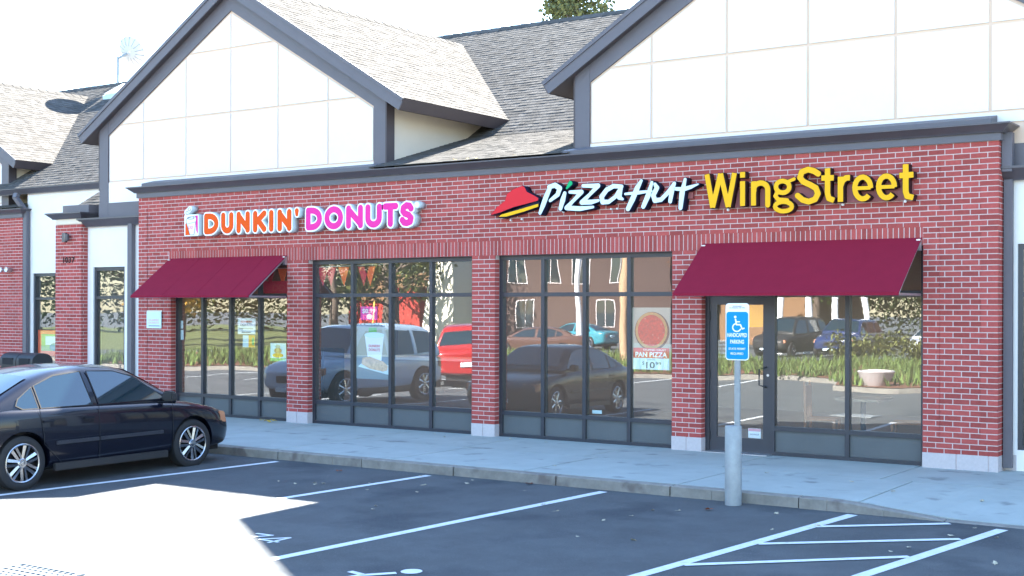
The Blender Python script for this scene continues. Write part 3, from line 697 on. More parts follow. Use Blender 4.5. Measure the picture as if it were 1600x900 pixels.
poly('cup_body', cup, -.1585, .003, 'sign_white', LBX); flat_shape('cup_outline', contours(q, 0, .0025), -.1605, .002, 'cup_line', LBX)
text('cup_lettering', 'DD', -17.84, -.163, 3.34, .06, 'letter_pink', LBX)
# pizza sign
''' '''
PHS= {'P': [[(-10.241, 3.716), (-10.316, 3.571), (-10.367, 3.454), (-10.421, 3.337)], [(-10.264, 3.711), (-10.164, 3.732), (-10.082, 3.682), (-10.117, 3.592), (-10.245, 3.512)]], 'i': [[(-9.996, 3.606), (-10.03, 3.509), (-10.069, 3.387)]], 'leaf': [[(-9.902, 3.744), (-9.962, 3.677)]], 'z1': [[(-9.908, 3.619), (-9.714, 3.61), (-9.851, 3.491), (-9.965, 3.394), (-9.736, 3.373), (-9.521, 3.388)]], 'z2': [[(-9.687, 3.698), (-9.439, 3.686), (-9.578, 3.567), (-9.709, 3.462), (-9.555, 3.459), (-9.432, 3.477)]], 'a': [[(-9.056, 3.657), (-9.188, 3.669), (-9.298, 3.621), (-9.38, 3.528), (-9.365, 3.451), (-9.265, 3.45), (-9.155, 3.518), (-9.067, 3.638), (-9.093, 3.506), (-9.038, 3.478)]], 'H': [[(-8.743, 3.722), (-8.807, 3.625), (-8.882, 3.468), (-8.953, 3.341)], [(-8.997, 3.549), (-8.785, 3.558), (-8.582, 3.571)], [(-8.577, 3.689), (-8.635, 3.513), (-8.71, 3.362)]], 'u': [[(-8.53, 3.662), (-8.498, 3.61), (-8.555, 3.51), (-8.529, 3.437), (-8.434, 3.444), (-8.33, 3.536), (-8.232, 3.658)], [(-8.232, 3.658), (-8.273, 3.534), (-8.294, 3.414)]], 't': [[(-8.067, 3.705), (-8.112, 3.526), (-8.136, 3.32)], [(-8.211, 3.583), (-8.092, 3.571), (-7.989, 3.594), (-7.873, 3.629)]]}
HAT= [(-11.315, 3.335), (-11.198, 3.453), (-11.05, 3.54), (-11.014, 3.643), (-10.892, 3.714), (-10.734, 3.755), (-10.693, 3.739), (-10.649, 3.662), (-10.529, 3.605), (-10.439, 3.557), (-10.443, 3.521), (-10.649, 3.482), (-10.891, 3.44), (-11.136, 3.369)]
BAND= [(-11.153, 3.309), (-11.111, 3.34), (-10.793, 3.402), (-10.453, 3.474), (-10.453, 3.434), (-10.697, 3.372), (-11.013, 3.308)]
WSS= {'W': [[(-7.742, 3.754), (-7.656, 3.304)], [(-7.656, 3.304), (-7.541, 3.752)], [(-7.541, 3.752), (-7.429, 3.304)], [(-7.429, 3.304), (-7.34, 3.75)]], 'i': [[(-7.223, 3.757), (-7.223, 3.683)], [(-7.223, 3.634), (-7.222, 3.308)]], 'n': [[(-7.067, 3.624), (-7.066, 3.307)], [(-7.061, 3.5), (-7.062, 3.524), (-7.056, 3.548), (-7.043, 3.568), (-7.023, 3.584), (-6.999, 3.595), (-6.973, 3.599), (-6.946, 3.596), (-6.92, 3.587), (-6.898, 3.572), (-6.881, 3.553), (-6.87, 3.53), (-6.866, 3.506), (-6.867, 3.308)]], 'g': [[(-6.568, 3.528), (-6.572, 3.551), (-6.585, 3.573), (-6.606, 3.591), (-6.632, 3.603), (-6.66, 3.609), (-6.689, 3.606), (-6.715, 3.597), (-6.735, 3.581), (-6.749, 3.56), (-6.753, 3.537), (-6.748, 3.513), (-6.735, 3.491), (-6.714, 3.473), (-6.689, 3.461), (-6.66, 3.456), (-6.631, 3.458), (-6.606, 3.468), (-6.585, 3.484), (-6.572, 3.504), (-6.568, 3.528)], [(-6.599, 3.591), (-6.503, 3.626)], [(-6.73, 3.47), (-6.76, 3.417), (-6.723, 3.371), (-6.598, 3.355)], [(-6.533, 3.272), (-6.538, 3.291), (-6.555, 3.309), (-6.58, 3.324), (-6.612, 3.334), (-6.648, 3.339), (-6.684, 3.337), (-6.716, 3.33), (-6.742, 3.317), (-6.758, 3.301), (-6.764, 3.282), (-6.758, 3.262), (-6.742, 3.244), (-6.716, 3.23), (-6.683, 3.219), (-6.648, 3.215), (-6.612, 3.217), (-6.58, 3.224), (-6.554, 3.237), (-6.538, 3.253), (-6.533, 3.272)]], 'S': [[(-6.178, 3.676), (-6.238, 3.716), (-6.314, 3.738), (-6.399, 3.712), (-6.423, 3.641), (-6.379, 3.585), (-6.294, 3.544), (-6.209, 3.495), (-6.181, 3.422), (-6.218, 3.352), (-6.303, 3.324), (-6.388, 3.351), (-6.455, 3.408)]], 't': [[(-6.054, 3.737), (-6.053, 3.416), (-6.036, 3.353), (-5.968, 3.327)], [(-6.135, 3.617), (-5.972, 3.613)]], 'r': [[(-5.884, 3.621), (-5.883, 3.305)], [(-5.884, 3.497), (-5.858, 3.567), (-5.813, 3.603), (-5.763, 3.604)]], 'e': [[(-5.696, 3.465), (-5.495, 3.463)], [(-5.493, 3.46), (-5.498, 3.502), (-5.512, 3.54), (-5.534, 3.571), (-5.562, 3.592), (-5.592, 3.602), (-5.624, 3.598), (-5.652, 3.582), (-5.675, 3.555), (-5.691, 3.519), (-5.698, 3.478), (-5.694, 3.436), (-5.682, 3.396), (-5.661, 3.364), (-5.634, 3.34), (-5.604, 3.329), (-5.572, 3.33), (-5.543, 3.344), (-5.519, 3.37)]], 'e2': [[(-5.392, 3.465), (-5.195, 3.464)], [(-5.193, 3.459), (-5.198, 3.5), (-5.212, 3.538), (-5.233, 3.569), (-5.26, 3.59), (-5.29, 3.599), (-5.321, 3.596), (-5.349, 3.58), (-5.372, 3.553), (-5.387, 3.517), (-5.393, 3.477), (-5.39, 3.435), (-5.378, 3.396), (-5.358, 3.364), (-5.331, 3.341), (-5.301, 3.329), (-5.271, 3.331), (-5.242, 3.345), (-5.218, 3.37)]], 't2': [[(-5.055, 3.728), (-5.054, 3.395), (-5.036, 3.337), (-4.962, 3.317)], [(-5.132, 3.594), (-4.96, 3.598)]]}
PZ = place('channel_letter_sign', (-9.6, -.08, 3.3), 'brush-script white letters with a red roof shape at their left and a green dot', 'shop sign')
rz = {'P': [[.028, .036, .034, .022], [.028, .032, .034, .03, .02]], 'i': [[.024, .036, .026]], 'z1': [[.02, .03, .022, .03, .03, .016]], 'z2': [[.022, .03, .022, .03, .03, .016]],
      'a': [[.024, .028, .03, .032, .03, .026, .024, .024, .03, .014]], 'H': [[.018, .034, .036, .03], [.014, .022, .012], [.018, .034, .028]], 'u': [[.02, .03, .03, .03, .026, .026, .02], [.022, .03, .024]], 't': [[.018, .034, .026], [.02, .026, .022, .008]]}
for k, v in PHS.items():
    if k == 'leaf': continue
    for s_ in [[{'p': p, 'r': [q_*1.1 for q_ in r]} for p, r in zip(v, rz[k])]]:
        sign_letter(PZ, s_, -.002, -.15, 'letter_navy', 'letter_cyanwhite', .009, .001)
lf = [{'p': PHS['leaf'][0], 'r': [.034, .014]}]
sign_letter(PZ, lf, -.002, -.15, 'letter_navy', 'leaf_green', .008, 0, 'leaf_dot')
ht = [{'p': HAT+[HAT[0]], 'r': .012}]; allp = HAT[:7]+[(-10.6, 3.62)]
hb = poly('roof_shape', [(x-.0, z) for x, z in HAT], -.15, .148, 'letter_navy', PZ)
def inset(P, d):
    cx = sum(p[0] for p in P)/len(P); cz = sum(p[1] for p in P)/len(P); return [(cx+(x-cx)*d, cz+(z-cz)*d) for x, z in P]
poly('red_face', inset(HAT, .965), -.157, .007, 'hat_red', hb)
bb = poly('hat_brim', [(-11.20, 3.30), (-11.1, 3.285), (-10.80, 3.345), (-10.46, 3.425), (-10.44, 3.50), (-10.46, 3.52), (-10.72, 3.45), (-11.05, 3.36)], -.14, .138, 'letter_navy', PZ)
poly('yellow_band', BAND, -.156, .008, 'hat_yellow', bb)
q = MB(); q.box((-10.25, -.05, 3.45), (-8.0, -.002, 3.54)); q.build('raceway', 'raceway', PZ)
for x, z in [(-11.03, 3.26), (-10.83, 3.27), (-10.1, 3.35), (-9.3, 3.36), (-9.2, 3.36)]: q = MB(); q.lathe([(0, -.03), (.014, -.03), (.014, 0)], (x, -.004, z), 'Y', 8); q.build('cable_fitting', 'sign_white', PZ)
WG = place('channel_letter_sign', (-6.4, -.08, 3.25), 'bold yellow letters with dark sides above the right awning', 'shop sign')
for k, v in WSS.items():
    rad = .034 if k not in ('g', 'e', 'e2') else .031
    sts = [{'p': p, 'r': rad, 'butt': len(p) < 12 or k in ('e', 'e2')} for p in v]
    if k == 'g': sts = [{'p': v[0], 'r': .029}, {'p': v[1], 'r': .02}, {'p': v[2], 'r': .026}, {'p': v[3], 'r': .028}]
    if k in ('e', 'e2'): sts[0]['r'] = .022
    if k == 'S': sts = [{'p': p, 'r': .036} for p in v]
    sign_letter(WG, sts, -.03, -.15, 'wing_brown', 'wing_yellow', .006, .001)
q = MB(); q.box((-7.65, -.032, 3.30), (-5.0, -.002, 3.53)); q.build('raceway', 'raceway', WG)
for x, z in [(-7.49, 3.275), (-5.90, 3.28), (-5.10, 3.285)]: q = MB(); q.lathe([(0, -.03), (.017, -.03), (.017, 0)], (x, -.004, z), 'Y', 10); q.build('cable_fitting', 'sign_white', WG)
# ---------------- things on the wall and pavement ----------------
t = place('wall_sign', (-18.98, 0, 1.55), 'small pale blue square sign with faint pink lettering on the brick left of the windows', 'sign')
colmat('paleblue', (.62, .78, .84), .5); colmat('faded_pink', (.80, .38, .45), .6)
q = MB(); q.box((-19.18, -.022, 1.555), (-18.777, -.008, 1.862)); q.build('panel', 'paleblue', t, bevel=.004)
q = MB(); q.box((-19.185, -.008, 1.86), (-18.77, -.001, 1.885)); q.build('mounting_strip', 'alu', t)
text('lettering', "DUNKIN'\nDONUTS", -18.98, -.024, 1.69, .035, 'faded_pink', t, w=.28); q = MB(); q.box((-19.12, -.024, 1.595), (-18.82, -.0215, 1.605)); q.build('ruled_line', 'letter_navy', t)
t = place('wall_lamp', (-21.75, .14, 3.3), 'small dark grey wall lamp high on the brick corner pier', 'wall lamp')
q = MB(); q.box((-21.83, .10, 3.22), (-21.72, .148, 3.40)); q.build('back_plate', 'gutter', t)
q = MB(); q.lathe([(0, 0), (.045, 0), (.05, -.1), (.045, -.13), (0, -.13)], (-21.62, .06, 3.37), 'Z', 12); q.tube([(-21.72, .12, 3.33), (-21.62, .07, 3.33)], .018, 8); q.build('lamp_head', 'gutter', t, smooth=40)
t = place('floodlight', (-26.3, 2.03, 2.78), 'twin silver floodlight on the brick front at the far left', 'floodlight')
for x in (-26.42, -26.2):
    q = MB(); q.lathe([(0, .05), (.035, .05), (.05, 0), (.062, -.07), (.058, -.075), (0, -.06)], (x, 1.93, 2.79), 'Y', 14); q.build('lamp_head', 'alu', t, smooth=40)
q = MB(); q.box((-26.34, 1.97, 2.73), (-26.24, 2.045, 2.83)); q.tube([(-26.42, 1.97, 2.79), (-26.2, 1.97, 2.79)], .018, 8); q.build('bracket', 'alu', t)
t = place('house_number', (-21.65, .14, 2.83), 'dark numerals 1037 on the brick corner pier', 'numerals'); text('numeral_plate', '1037', -21.66, .139, 2.815, .115, 'wing_brown', t, w=.36, bold=.02)
# bin
t = place('litter_bin', (-24.15, .95, 0), 'black double litter bin with rounded hoods standing behind the dark car', 'litter bin')
for i in (0, 1):
    x0 = -24.72+i*.57; q = MB()
    q.box((x0, .7, 0), (x0+.55, 1.2, .68)); q.build('bin_body', 'black', t, bevel=.02)
    q = MB(); pr = [(.7, .685), (1.2, .685)]+[(.95+.25*math.cos(R(a)), .80+.17*math.sin(R(a))) for a in range(0, 181, 15)]
    q.yz([(y, z) for y, z in pr], x0, x0+.55); q.build('hood', 'black', t, smooth=30)
    q = MB(); q.box((x0+.1, .693, .72), (x0+.45, .72, .86)); q.build('opening', 'dark', t)
# accessible parking post
SB = place('parking_sign_post', (-5.87, -3.42, -.12), 'blue and white handicapped parking sign on a post rising from a galvanised bollard', 'parking sign')
cx, cy = -5.84, -3.43
q = MB(); q.lathe([(.0, -.14), (.089, -.14), (.089, .70), (.084, .712), (.0, .716)], (cx, cy, 0), 'Z', 32); q.build('bollard', 'steel', SB, smooth=50)
q = MB(); px_ = cx+.045
for a, c in (((-.03, -.012), (.03, -.008)), ((-.03, -.008), (-.026, .012)), ((.026, -.008), (.03, .012))): q.box((px_+a[0], cy+a[1], .70), (px_+c[0], cy+c[1], 1.97))
q.build('post', 'steel', SB)
SM = Matrix.Translation((px_+.005, cy-.02, 0)) @ Matrix.Rotation(R(6), 4, 'Z')
colmat('sign_blue', (.012, .27, .74), .45, spec=.08)
def rrect(w, h, r, cx_=0, cz_=0, n=6):
    return [(cx_+sx*(w/2-r)+r*math.cos(R(a)), cz_+sz*(h/2-r)+r*math.sin(R(a))) for sx, sz, a0 in ((1, 1, 0), (-1, 1, 90), (-1, -1, 180), (1, -1, 270)) for a in [a0+90*i/n for i in range(n+1)]]
def xf(o): o.data.transform(SM); return o
zc = 1.705
pl = xf(flat_shape('sign_plate', [rrect(.255, .60, .035, 0, zc)], 0, .004, 'sign_white', SB))
xf(flat_shape('blue_field', [rrect(.238, .50, .03, 0, zc-.04)], -.0025, .002, 'sign_blue', pl))
text('small_print', 'ACCESS AISLE\nNO PARKING ANY TIME', 0, -.004, zc+.262, .012, 'cup_line', pl, w=.17, mtx=SM)
text('lettering', 'HANDICAPPED', 0, -.005, zc-.055, .042, 'sign_white', pl, w=.215, bold=.022, mtx=SM); text('lettering', 'PARKING', 0, -.005, zc-.125, .042, 'sign_white', pl, w=.15, bold=.022, mtx=SM)
text('lettering', 'STATE PERMIT', 0, -.005, zc-.19, .022, 'sign_white', pl, w=.185, bold=.012, mtx=SM); text('lettering', 'REQUIRED', 0, -.005, zc-.24, .022, 'sign_white', pl, w=.14, bold=.012, mtx=SM)
wc = [{'p': [(-.022, zc+.155), (-.021, zc+.156)], 'r': .013}, {'p': [(-.018, zc+.13), (-.008, zc+.075), (.035, zc+.075), (.055, zc+.03), (.075, zc+.037)], 'r': .0075}, {'p': [(-.013, zc+.105), (.025, zc+.105)], 'r': .006},
      {'p': arcp(-.004, zc+.045, .045, .042, 115, 335, 16), 'r': .0065}]
xf(flat_shape('wheelchair_symbol', contours(wc, 0, .003), -.0045, .002, 'sign_white', pl))
# drain grate
t = place('drain_grate', (-9.25, -9.7, gz(-9.7)), 'square iron drain grate in the sunlit corner of the lot', 'drain')
q = MB(); zz = gz(-9.7)+.012
def bar(x0, x1, y0, y1, m=0, h=.02): q.hexa([(x0, y0, gz(y0)+.006), (x1, y0, gz(y0)+.006), (x1, y1, gz(y1)+.006), (x0, y1, gz(y1)+.006), (x0, y0, gz(y0)+h), (x1, y0, gz(y0)+h), (x1, y1, gz(y1)+h), (x0, y1, gz(y1)+h)], m)
q.face([(-9.62, -10, gz(-10)+.005), (-8.9, -10, gz(-10)+.005), (-8.9, -9.36, gz(-9.36)+.005), (-9.62, -9.36, gz(-9.36)+.005)]); q.build('pit', 'dark', t)
q = MB()
bar(-9.66, -9.62, -10.0, -9.32); bar(-8.9, -8.86, -10.0, -9.32); bar(-9.62, -8.9, -9.36, -9.32); bar(-9.62, -8.9, -10.0, -9.96)
for i in range(1, 10): bar(-9.62+.072*i-.006, -9.62+.072*i+.006, -9.96, -9.36, h=.018)
for i in range(1, 8): bar(-9.62, -8.9, -9.96+.075*i-.016, -9.96+.075*i+.016, h=.0165)
q.build('grid', 'steel', t)
# dish aerial on the far roof
t = place('satellite_dish', (-29.85, 8.1, 8.2), 'round satellite dish on a thin mast behind the left roof ridge', 'satellite dish')
q = MB(); q.tube([(-29.95, 8.0, 8.2), (-29.95, 8.0, 9.0)], .035, 10); q.tube([(-29.95, 8.0, 8.95), (-29.8, 8.2, 9.1)], .04, 8); q.build('mast', 'steel', t, smooth=40)
aim = Vector((-.15, .85, .5)).normalized(); qd = aim.to_track_quat('Z', 'Y').to_matrix().to_4x4(); q = MB(); prof = [(.02+.40*i/8, .14*(i/8)**2) for i in range(9)]
q.lathe(prof, n=36); q.lathe([(r-.004, h+.012) for r, h in prof], n=36); o = q.build('reflector', colmat('dish_mesh', (.55, .6, .63), .5, metal=.2), t, smooth=60); o.data.transform(Matrix.Translation((-29.78, 8.25, 9.15)) @ qd)
q = MB()
for i in range(14):
    a = 2*math.pi*i/14; q.tube([(.03*math.cos(a), .03*math.sin(a), .02), (.22*math.cos(a), .22*math.sin(a), .03), (.42*math.cos(a), .42*math.sin(a), .13)], .008, 5)
q.tube([(.4, 0, .14), (0, 0, .5)], .01, 6); q.tube([(-.4, 0, .14), (0, 0, .5)], .01, 6); q.lathe([(0, .46), (.04, .46), (.05, .54), (0, .54)], n=12)
o = q.build('ribs_and_feed', 'steel', t); o.data.transform(Matrix.Translation((-29.78, 8.25, 9.15)) @ qd)
t = place('roof_curb', (-28.9, 7.2, 7.75), 'pale flashed skylight curb near the ridge of the left roof', 'skylight')
q = MB(); q.hexa([(-29.2, 6.9, 7.54), (-28.2, 6.9, 7.54), (-28.2, 7.6, 7.96), (-29.2, 7.6, 7.96), (-29.2, 6.88, 7.68), (-28.2, 6.88, 7.68), (-28.2, 7.58, 8.10), (-29.2, 7.58, 8.10)]); q.build('curb', 'paleblue', t)
q = MB(); q.hexa([(-29.15, 6.93, 7.705), (-28.25, 6.93, 7.705), (-28.25, 7.53, 8.065), (-29.15, 7.53, 8.065), (-29.15, 6.91, 7.74), (-28.25, 6.91, 7.74), (-28.25, 7.51, 8.10), (-29.15, 7.51, 8.10)]); q.build('lid', 'sign_white', t)
# ---------------- posters, pennants and furniture behind the glass ----------------
YP = .176
def poster(name, x0, x1, z0, z1, label, m, cat='poster', y=YP, group=None):
    t = place(name, ((x0+x1)/2, y, z0), label, cat, group); q = MB(); q.box((x0, y, z0), (x1, y+.003, z1)); s_ = q.build('sheet', m, t); return t
def onp(name, x0, x1, z0, z1, m, t, lift=1, y=YP):
    q = MB(); q.box((x0, y-.0012*lift-.001, z0), (x1, y-.0012*lift, z1)); return q.build(name, m, t)
colmat('tan_card', (.50, .47, .38), .7); colmat('crust', (.55, .30, .10), .7, var=.3, vscale=30); colmat('pan', (.06, .04, .035), .6); colmat('price_red', (.62, .04, .05), .6); colmat('price_blue', (.60, .75, .85), .6)
pz = mat('pizza_sauce', (.62, .035, .02), .6, var=.45, vscale=28, dark=((.80, .52, .40), 24, .62)); M['pizza'] = pz
colmat('navy_ink', (.03, .05, .14), .6); colmat('magenta_card', (.72, .06, .42), .6); colmat('lime', (.20, .50, .12), .6); colmat('orange_flag', (.90, .13, .02), .7); colmat('red_flag', (.60, .02, .05), .7)
t = poster('window_poster', -9.06, -8.45, 1.08, 1.96, 'tall pizza poster with a red and white price panel left of the door', 'tan_card')
def disc(name, cx, cz, rx, rz, m, t, lift, y=YP, n=32): return poly(name, [(cx+rx*math.cos(2*math.pi*i/n), cz+rz*math.sin(2*math.pi*i/n)) for i in range(n)], y-.0012*lift-.001, .001, m, t)
disc('pan', -8.745, 1.625, .275, .275, 'pan', t, 1); disc('crust', -8.755, 1.635, .255, .26, 'crust', t, 2); disc('pizza_topping', -8.755, 1.635, .215, .22, 'pizza', t, 3)
onp('price_red_band', -9.04, -8.47, 1.245, 1.39, 'price_red', t, 4); onp('price_panel', -9.04, -8.47, 1.085, 1.245, 'price_blue', t, 4)
text('lettering', 'STUFFED CRUST', -8.70, YP-.007, 1.35, .026, 'sign_white', t, w=.36); text('lettering', 'PAN PIZZA', -8.755, YP-.007, 1.262, .07, 'sign_white', t, w=.5, bold=.015)
text('lettering', 'LARGE', -8.755, YP-.007, 1.215, .02, 'navy_ink', t, w=.13); text('price', '10', -8.765, YP-.007, 1.105, .09, 'navy_ink', t, w=.14, bold=.02); text('price', '$', -8.88, YP-.007, 1.15, .05, 'navy_ink', t); text('price', '99', -8.64, YP-.007, 1.15, .045, 'navy_ink', t, w=.09, bold=.01)
t = poster('window_poster', -14.235, -13.53, .78, 1.64, 'poster of a paper coffee cup and a filled roll in the second window', 'tan_card')
onp('table_tone', -14.235, -13.53, .78, 1.15, colmat('poster_slate', (.20, .25, .27), .6), t, 1); poly('plate', [(-14.2, .98), (-13.55, .86), (-13.55, 1.02), (-14.1, 1.05)], YP-.004, .001, 'paleblue', t)
poly('cup_picture', [(-13.98, 1.08), (-13.70, 1.08), (-13.65, 1.48), (-14.05, 1.48)], YP-.005, .001, 'sign_white', t); disc('cup_lid', -13.85, 1.5, .21, .045, 'paleblue', t, 4); onp('straw', -13.97, -13.80, 1.54, 1.62, 'lime', t, 3)
text('lettering', "DUNKIN'\nDONUTS", -13.845, YP-.0075, 1.30, .045, 'price_red', t, w=.24, bold=.01)
poly('roll_picture', [(-14.12, 1.02), (-14.10, 1.12), (-13.95, 1.15), (-13.65, 1.07), (-13.56, 1.0), (-13.58, .93), (-13.66, .91), (-13.95, .95)], YP-.0075, .001, mat('bread', (.55, .38, .22), .7, var=.4, vscale=22), t)
t = poster('window_poster', -14.15, -13.79, 1.745, 1.965, 'small magenta price poster above the coffee cup poster', 'magenta_card'); text('price', '$0.99', -13.97, YP-.004, 1.86, .07, 'sign_white', t, w=.28, bold=.015); disc('picture', -13.96, 1.80, .06, .045, 'sign_white', t, 1)
text('lettering', 'NOW MADE UNTIL EARLY 11', -13.87, YP-.004, 1.66, .035, 'sign_white', t, w=.66, bold=.01)
t = poster('window_poster', -17.0, -16.565, 1.475, 1.755, 'white coffee shop notice in the third pane from the left', 'sign_white'); text('lettering', "DUNKIN'", -16.78, YP-.004, 1.675, .036, 'letter_orange', t, w=.27, bold=.01); text('lettering', "DONUTS", -16.78, YP-.004, 1.62, .04, 'navy_ink', t, w=.3, bold=.01)
onp('ruled_line', -16.97, -16.62, 1.565, 1.58, 'tan_card', t); onp('ruled_line', -16.9, -16.68, 1.5, 1.515, 'navy_ink', t)
t = poster('window_poster', -16.875, -16.575, 1.245, 1.455, 'small blue and yellow card below the white notice', 'paleblue'); onp('yellow_half', -16.73, -16.575, 1.245, 1.455, 'hat_yellow', t); disc('green_picture', -16.62, 1.35, .03, .07, 'lime', t, 2)
t = poster('window_poster', -16.2, -15.83, 1.02, 1.33, 'pale blue poster of a stacked cake beside the first brick pier', 'paleblue'); disc('picture', -16.02, 1.12, .13, .04, 'hat_yellow', t, 1); disc('picture', -16.02, 1.2, .09, .05, 'crust', t, 2); disc('picture', -16.02, 1.27, .06, .03, 'tan_card', t, 3); onp('green_base', -16.2, -15.83, 1.02, 1.07, 'lime', t)
t = poster('window_sticker', -18.475, -18.40, 1.35, 1.53, 'lower blue sticker at the left edge of the leftmost pane', 'paleblue', 'sticker'); t = poster('window_sticker', -18.475, -18.41, 1.555, 1.70, 'upper blue sticker at the left edge of the leftmost pane', 'paleblue', 'sticker')
t = poster('window_poster', -25.57, -24.75, .84, 1.42, 'orange, green and teal poster in the far left window behind the brick corner pier', 'orange_flag', y=2.262)
onp('green_field', -25.45, -24.75, .95, 1.33, 'lime', t, 1, 2.262); onp('white_field', -25.3, -24.75, 1.08, 1.28, 'paleblue', t, 2, 2.262); disc('teal_shape', -24.95, 1.04, .2, .09, mat('teal_print', (.02, .32, .34), .6), t, 3, 2.262)
YD = .168
t = poster('door_notice', -7.275, -7.095, .21, .34, 'small white notice at the bottom right of the glass door', 'sign_white', 'notice', YD); onp('heading', -7.27, -7.10, .30, .335, 'faded_pink', t, 1, YD); text('lettering', 'NOTICE', -7.185, YD-.004, .25, .02, 'navy_ink', t, w=.13)
t = poster('door_notice', -7.33, -7.06, 1.70, 2.0, 'orange-yellow poster at the top right of the glass door', 'hat_yellow', 'notice', YD); text('lettering', 'OPEN', -7.19, YD-.004, 1.86, .05, 'price_red', t, w=.16, bold=.01) if False else None
t = place('opening_hours', (-7.65, YD, 1.3), 'white opening hours lettering on the left of the glass door', 'lettering')
for i, l in enumerate(['HOURS', 'Sun-Thu', '11-10', 'Fri-Sat', '11-12']): text('lettering', l, -7.66, YD-.002, 1.50-.055*i, .026, 'sign_white', t, w=.10)
t = poster('window_sticker', -9.72, -9.56, .42, .47, 'small blue and white sticker low in the window between the two middle piers', 'paleblue', 'sticker')
t = place('window_poster', (-15.78, YP, 2.2), 'dark red partly hidden poster under the right end of the left awning', 'poster'); q = MB(); q.box((-16.38, YP, 2.19), (-15.72, YP+.003, 2.40)); q.build('sheet', 'red_flag', t); text('lettering', 'DD', -16.0, YP-.003, 2.23, .11, 'price_red', t, w=.3, bold=.02)
# string of pennants
fl = [(-16.25, 'red_flag'), (-15.95, 'orange_flag'), (-15.02, 'red_flag'), (-14.84, 'red_flag'), (-14.55, 'orange_flag'), (-14.12, 'red_flag'), (-13.98, 'orange_flag')]
bt = place('bunting', (-15.1, .21, 2.4), 'string of red and orange pennants hanging inside the left windows', 'bunting')
q = MB(); q.tube([(-18.3, .21, 2.66), (-16.8, .21, 2.62), (-15.4, .21, 2.62), (-13.4, .21, 2.66)], .004, 5); q.build('cord', 'sign_white', bt)
for x, m_ in fl:
    q = MB(); q.xz([(x-.12, 2.62), (x+.12, 2.62), (x+.01, 2.30)], .208, .212); q.build('pennant', m_, bt)
# wooden chairs and tables seen dimly through the glass
colmat('chair_wood', (.45, .20, .08), .5); colmat('table_top', (.40, .30, .20), .5)
def chair(x, y, rz, label):
    t = empty('wooden_chair', (x, y, 0), label, 'chair', 'chairs inside the restaurant', rz)
    q = MB(); q.box((-.21, -.21, .43), (.21, .21, .46)); q.build('seat', 'chair_wood', t, bevel=.01)
    q = MB(); q.box((-.2, .19, .62), (.2, .215, .9)); [q.box((x_-.012, .195, .46), (x_+.012, .21, .64)) for x_ in (-.1, 0, .1)]; q.build('backrest', 'chair_wood', t)
    for a, c in ((-.19, -.19), (.19, -.19)): q = MB(); q.tube([(a, c, 0), (a, c, .43)], [.015, .02], 8); q.build('leg', 'chair_wood', t)
    for a in (-.19, .19): q = MB(); q.tube([(a, .23, 0), (a, .195, .45), (a, .215, .95)], [.015, .02, .016], 8); q.build('leg', 'chair_wood', t)
chair(-6.55, 1.0, R(100), 'wooden chair behind the pane right of the glass door'); chair(-5.4, 1.1, R(-80), 'wooden chair behind the rightmost shop pane')
for x, y, l in ((-6.0, 1.05, 'square wooden table between the chairs right of the door'),):
    t = place('cafe_table', (x, y, 0), l, 'table'); q = MB(); q.box((x-.3, y-.3, .72), (x+.3, y+.3, .75)); q.build('table_top', 'table_top', t); q = MB(); q.lathe([(0, 0), (.22, 0), (.22, .02), (.035, .05), (.035, .72)], (x, y, 0), n=16); q.build('pedestal', 'black', t)
t = place('serving_counter', (-13.5, 3.5, 0), 'long serving counter deep inside the coffee shop', 'counter'); q = MB(); q.box((-18.5, 3.4, 0), (-12.4, 4.0, .95)); q.build('counter_front', 'interior_partition' if 'interior_partition' in M else 'chair_wood', t); q = MB(); q.box((-18.55, 3.35, .95), (-12.35, 4.05, 1.0)); q.build('counter_top', 'sign_white', t)
t = place('drinks_fridge', (-16.5, 1.6, 0), 'dark display fridge standing inside behind the third pane from the left', 'fridge'); q = MB(); q.box((-16.75, 1.4, 0), (-16.1, 2.0, 1.2)); q.build('cabinet', 'black', t, bevel=.02); q = MB(); q.box((-16.7, 1.385, .1), (-16.15, 1.398, .85)); q.build('fridge_door', 'carglass', t)
# fallen leaves
def leafm(n, c): colmat(n, c, .8, island=.3)
leafm('leaf_pale', (.42, .38, .28)); leafm('leaf_rust', (.25, .07, .03)); leafm('leaf_yellow', (.55, .38, .06))
rl = random.Random(11)
def leafmesh(m_):
    q = MB(); n = 7; P = []
    for i in range(2*n):
        a = math.pi*i/n; r_ = (.045 if i % 2 else .026)*rl.uniform(.75, 1.2); P.append((r_*math.cos(a), r_*.8*math.sin(a), rl.uniform(.002, .016)))
    for i in range(2*n): q.face([(0, 0, .006), P[i], P[(i+1) % (2*n)]])
    return q.build('fallen_leaf', m_)
LF = {'leaf_pale': leafmesh('leaf_pale'), 'leaf_rust': leafmesh('leaf_rust'), 'leaf_yellow': leafmesh('leaf_yellow')}; used = set()
def leaf(m_, x, y, z, sc, label, group):
    p = LF[m_]; o = p if m_ not in used else p.copy()
    if m_ in used: COL.objects.link(o)
    used.add(m_); o.location = (x, y, z); o.rotation_euler = (rl.uniform(-.25, .25), rl.uniform(-.25, .25), rl.uniform(0, 6.3)); o.scale = (sc,)*3; tag(o, label, 'leaf', group)
pts = []
while len(pts) < 34:
    x = rl.uniform(-11.5, -2.6); y = -3.4-abs(rl.gauss(0, 1.9))
    if y < -8.2: continue
    pts.append((x, y))
for x, y in pts: leaf('leaf_pale', x, y, gz(y)+.006, rl.uniform(.45, .95), 'small pale fallen leaf lying on the shaded asphalt', 'pale leaves scattered on the asphalt')
for x, y in [(-11.1, -3.75), (-5.9, -3.9), (-8.45, -3.4)]: leaf('leaf_rust', x, y, gz(y)+.008, 1.3, 'rust-brown fallen leaf on the asphalt by the kerb', 'rust-brown leaves by the kerb')
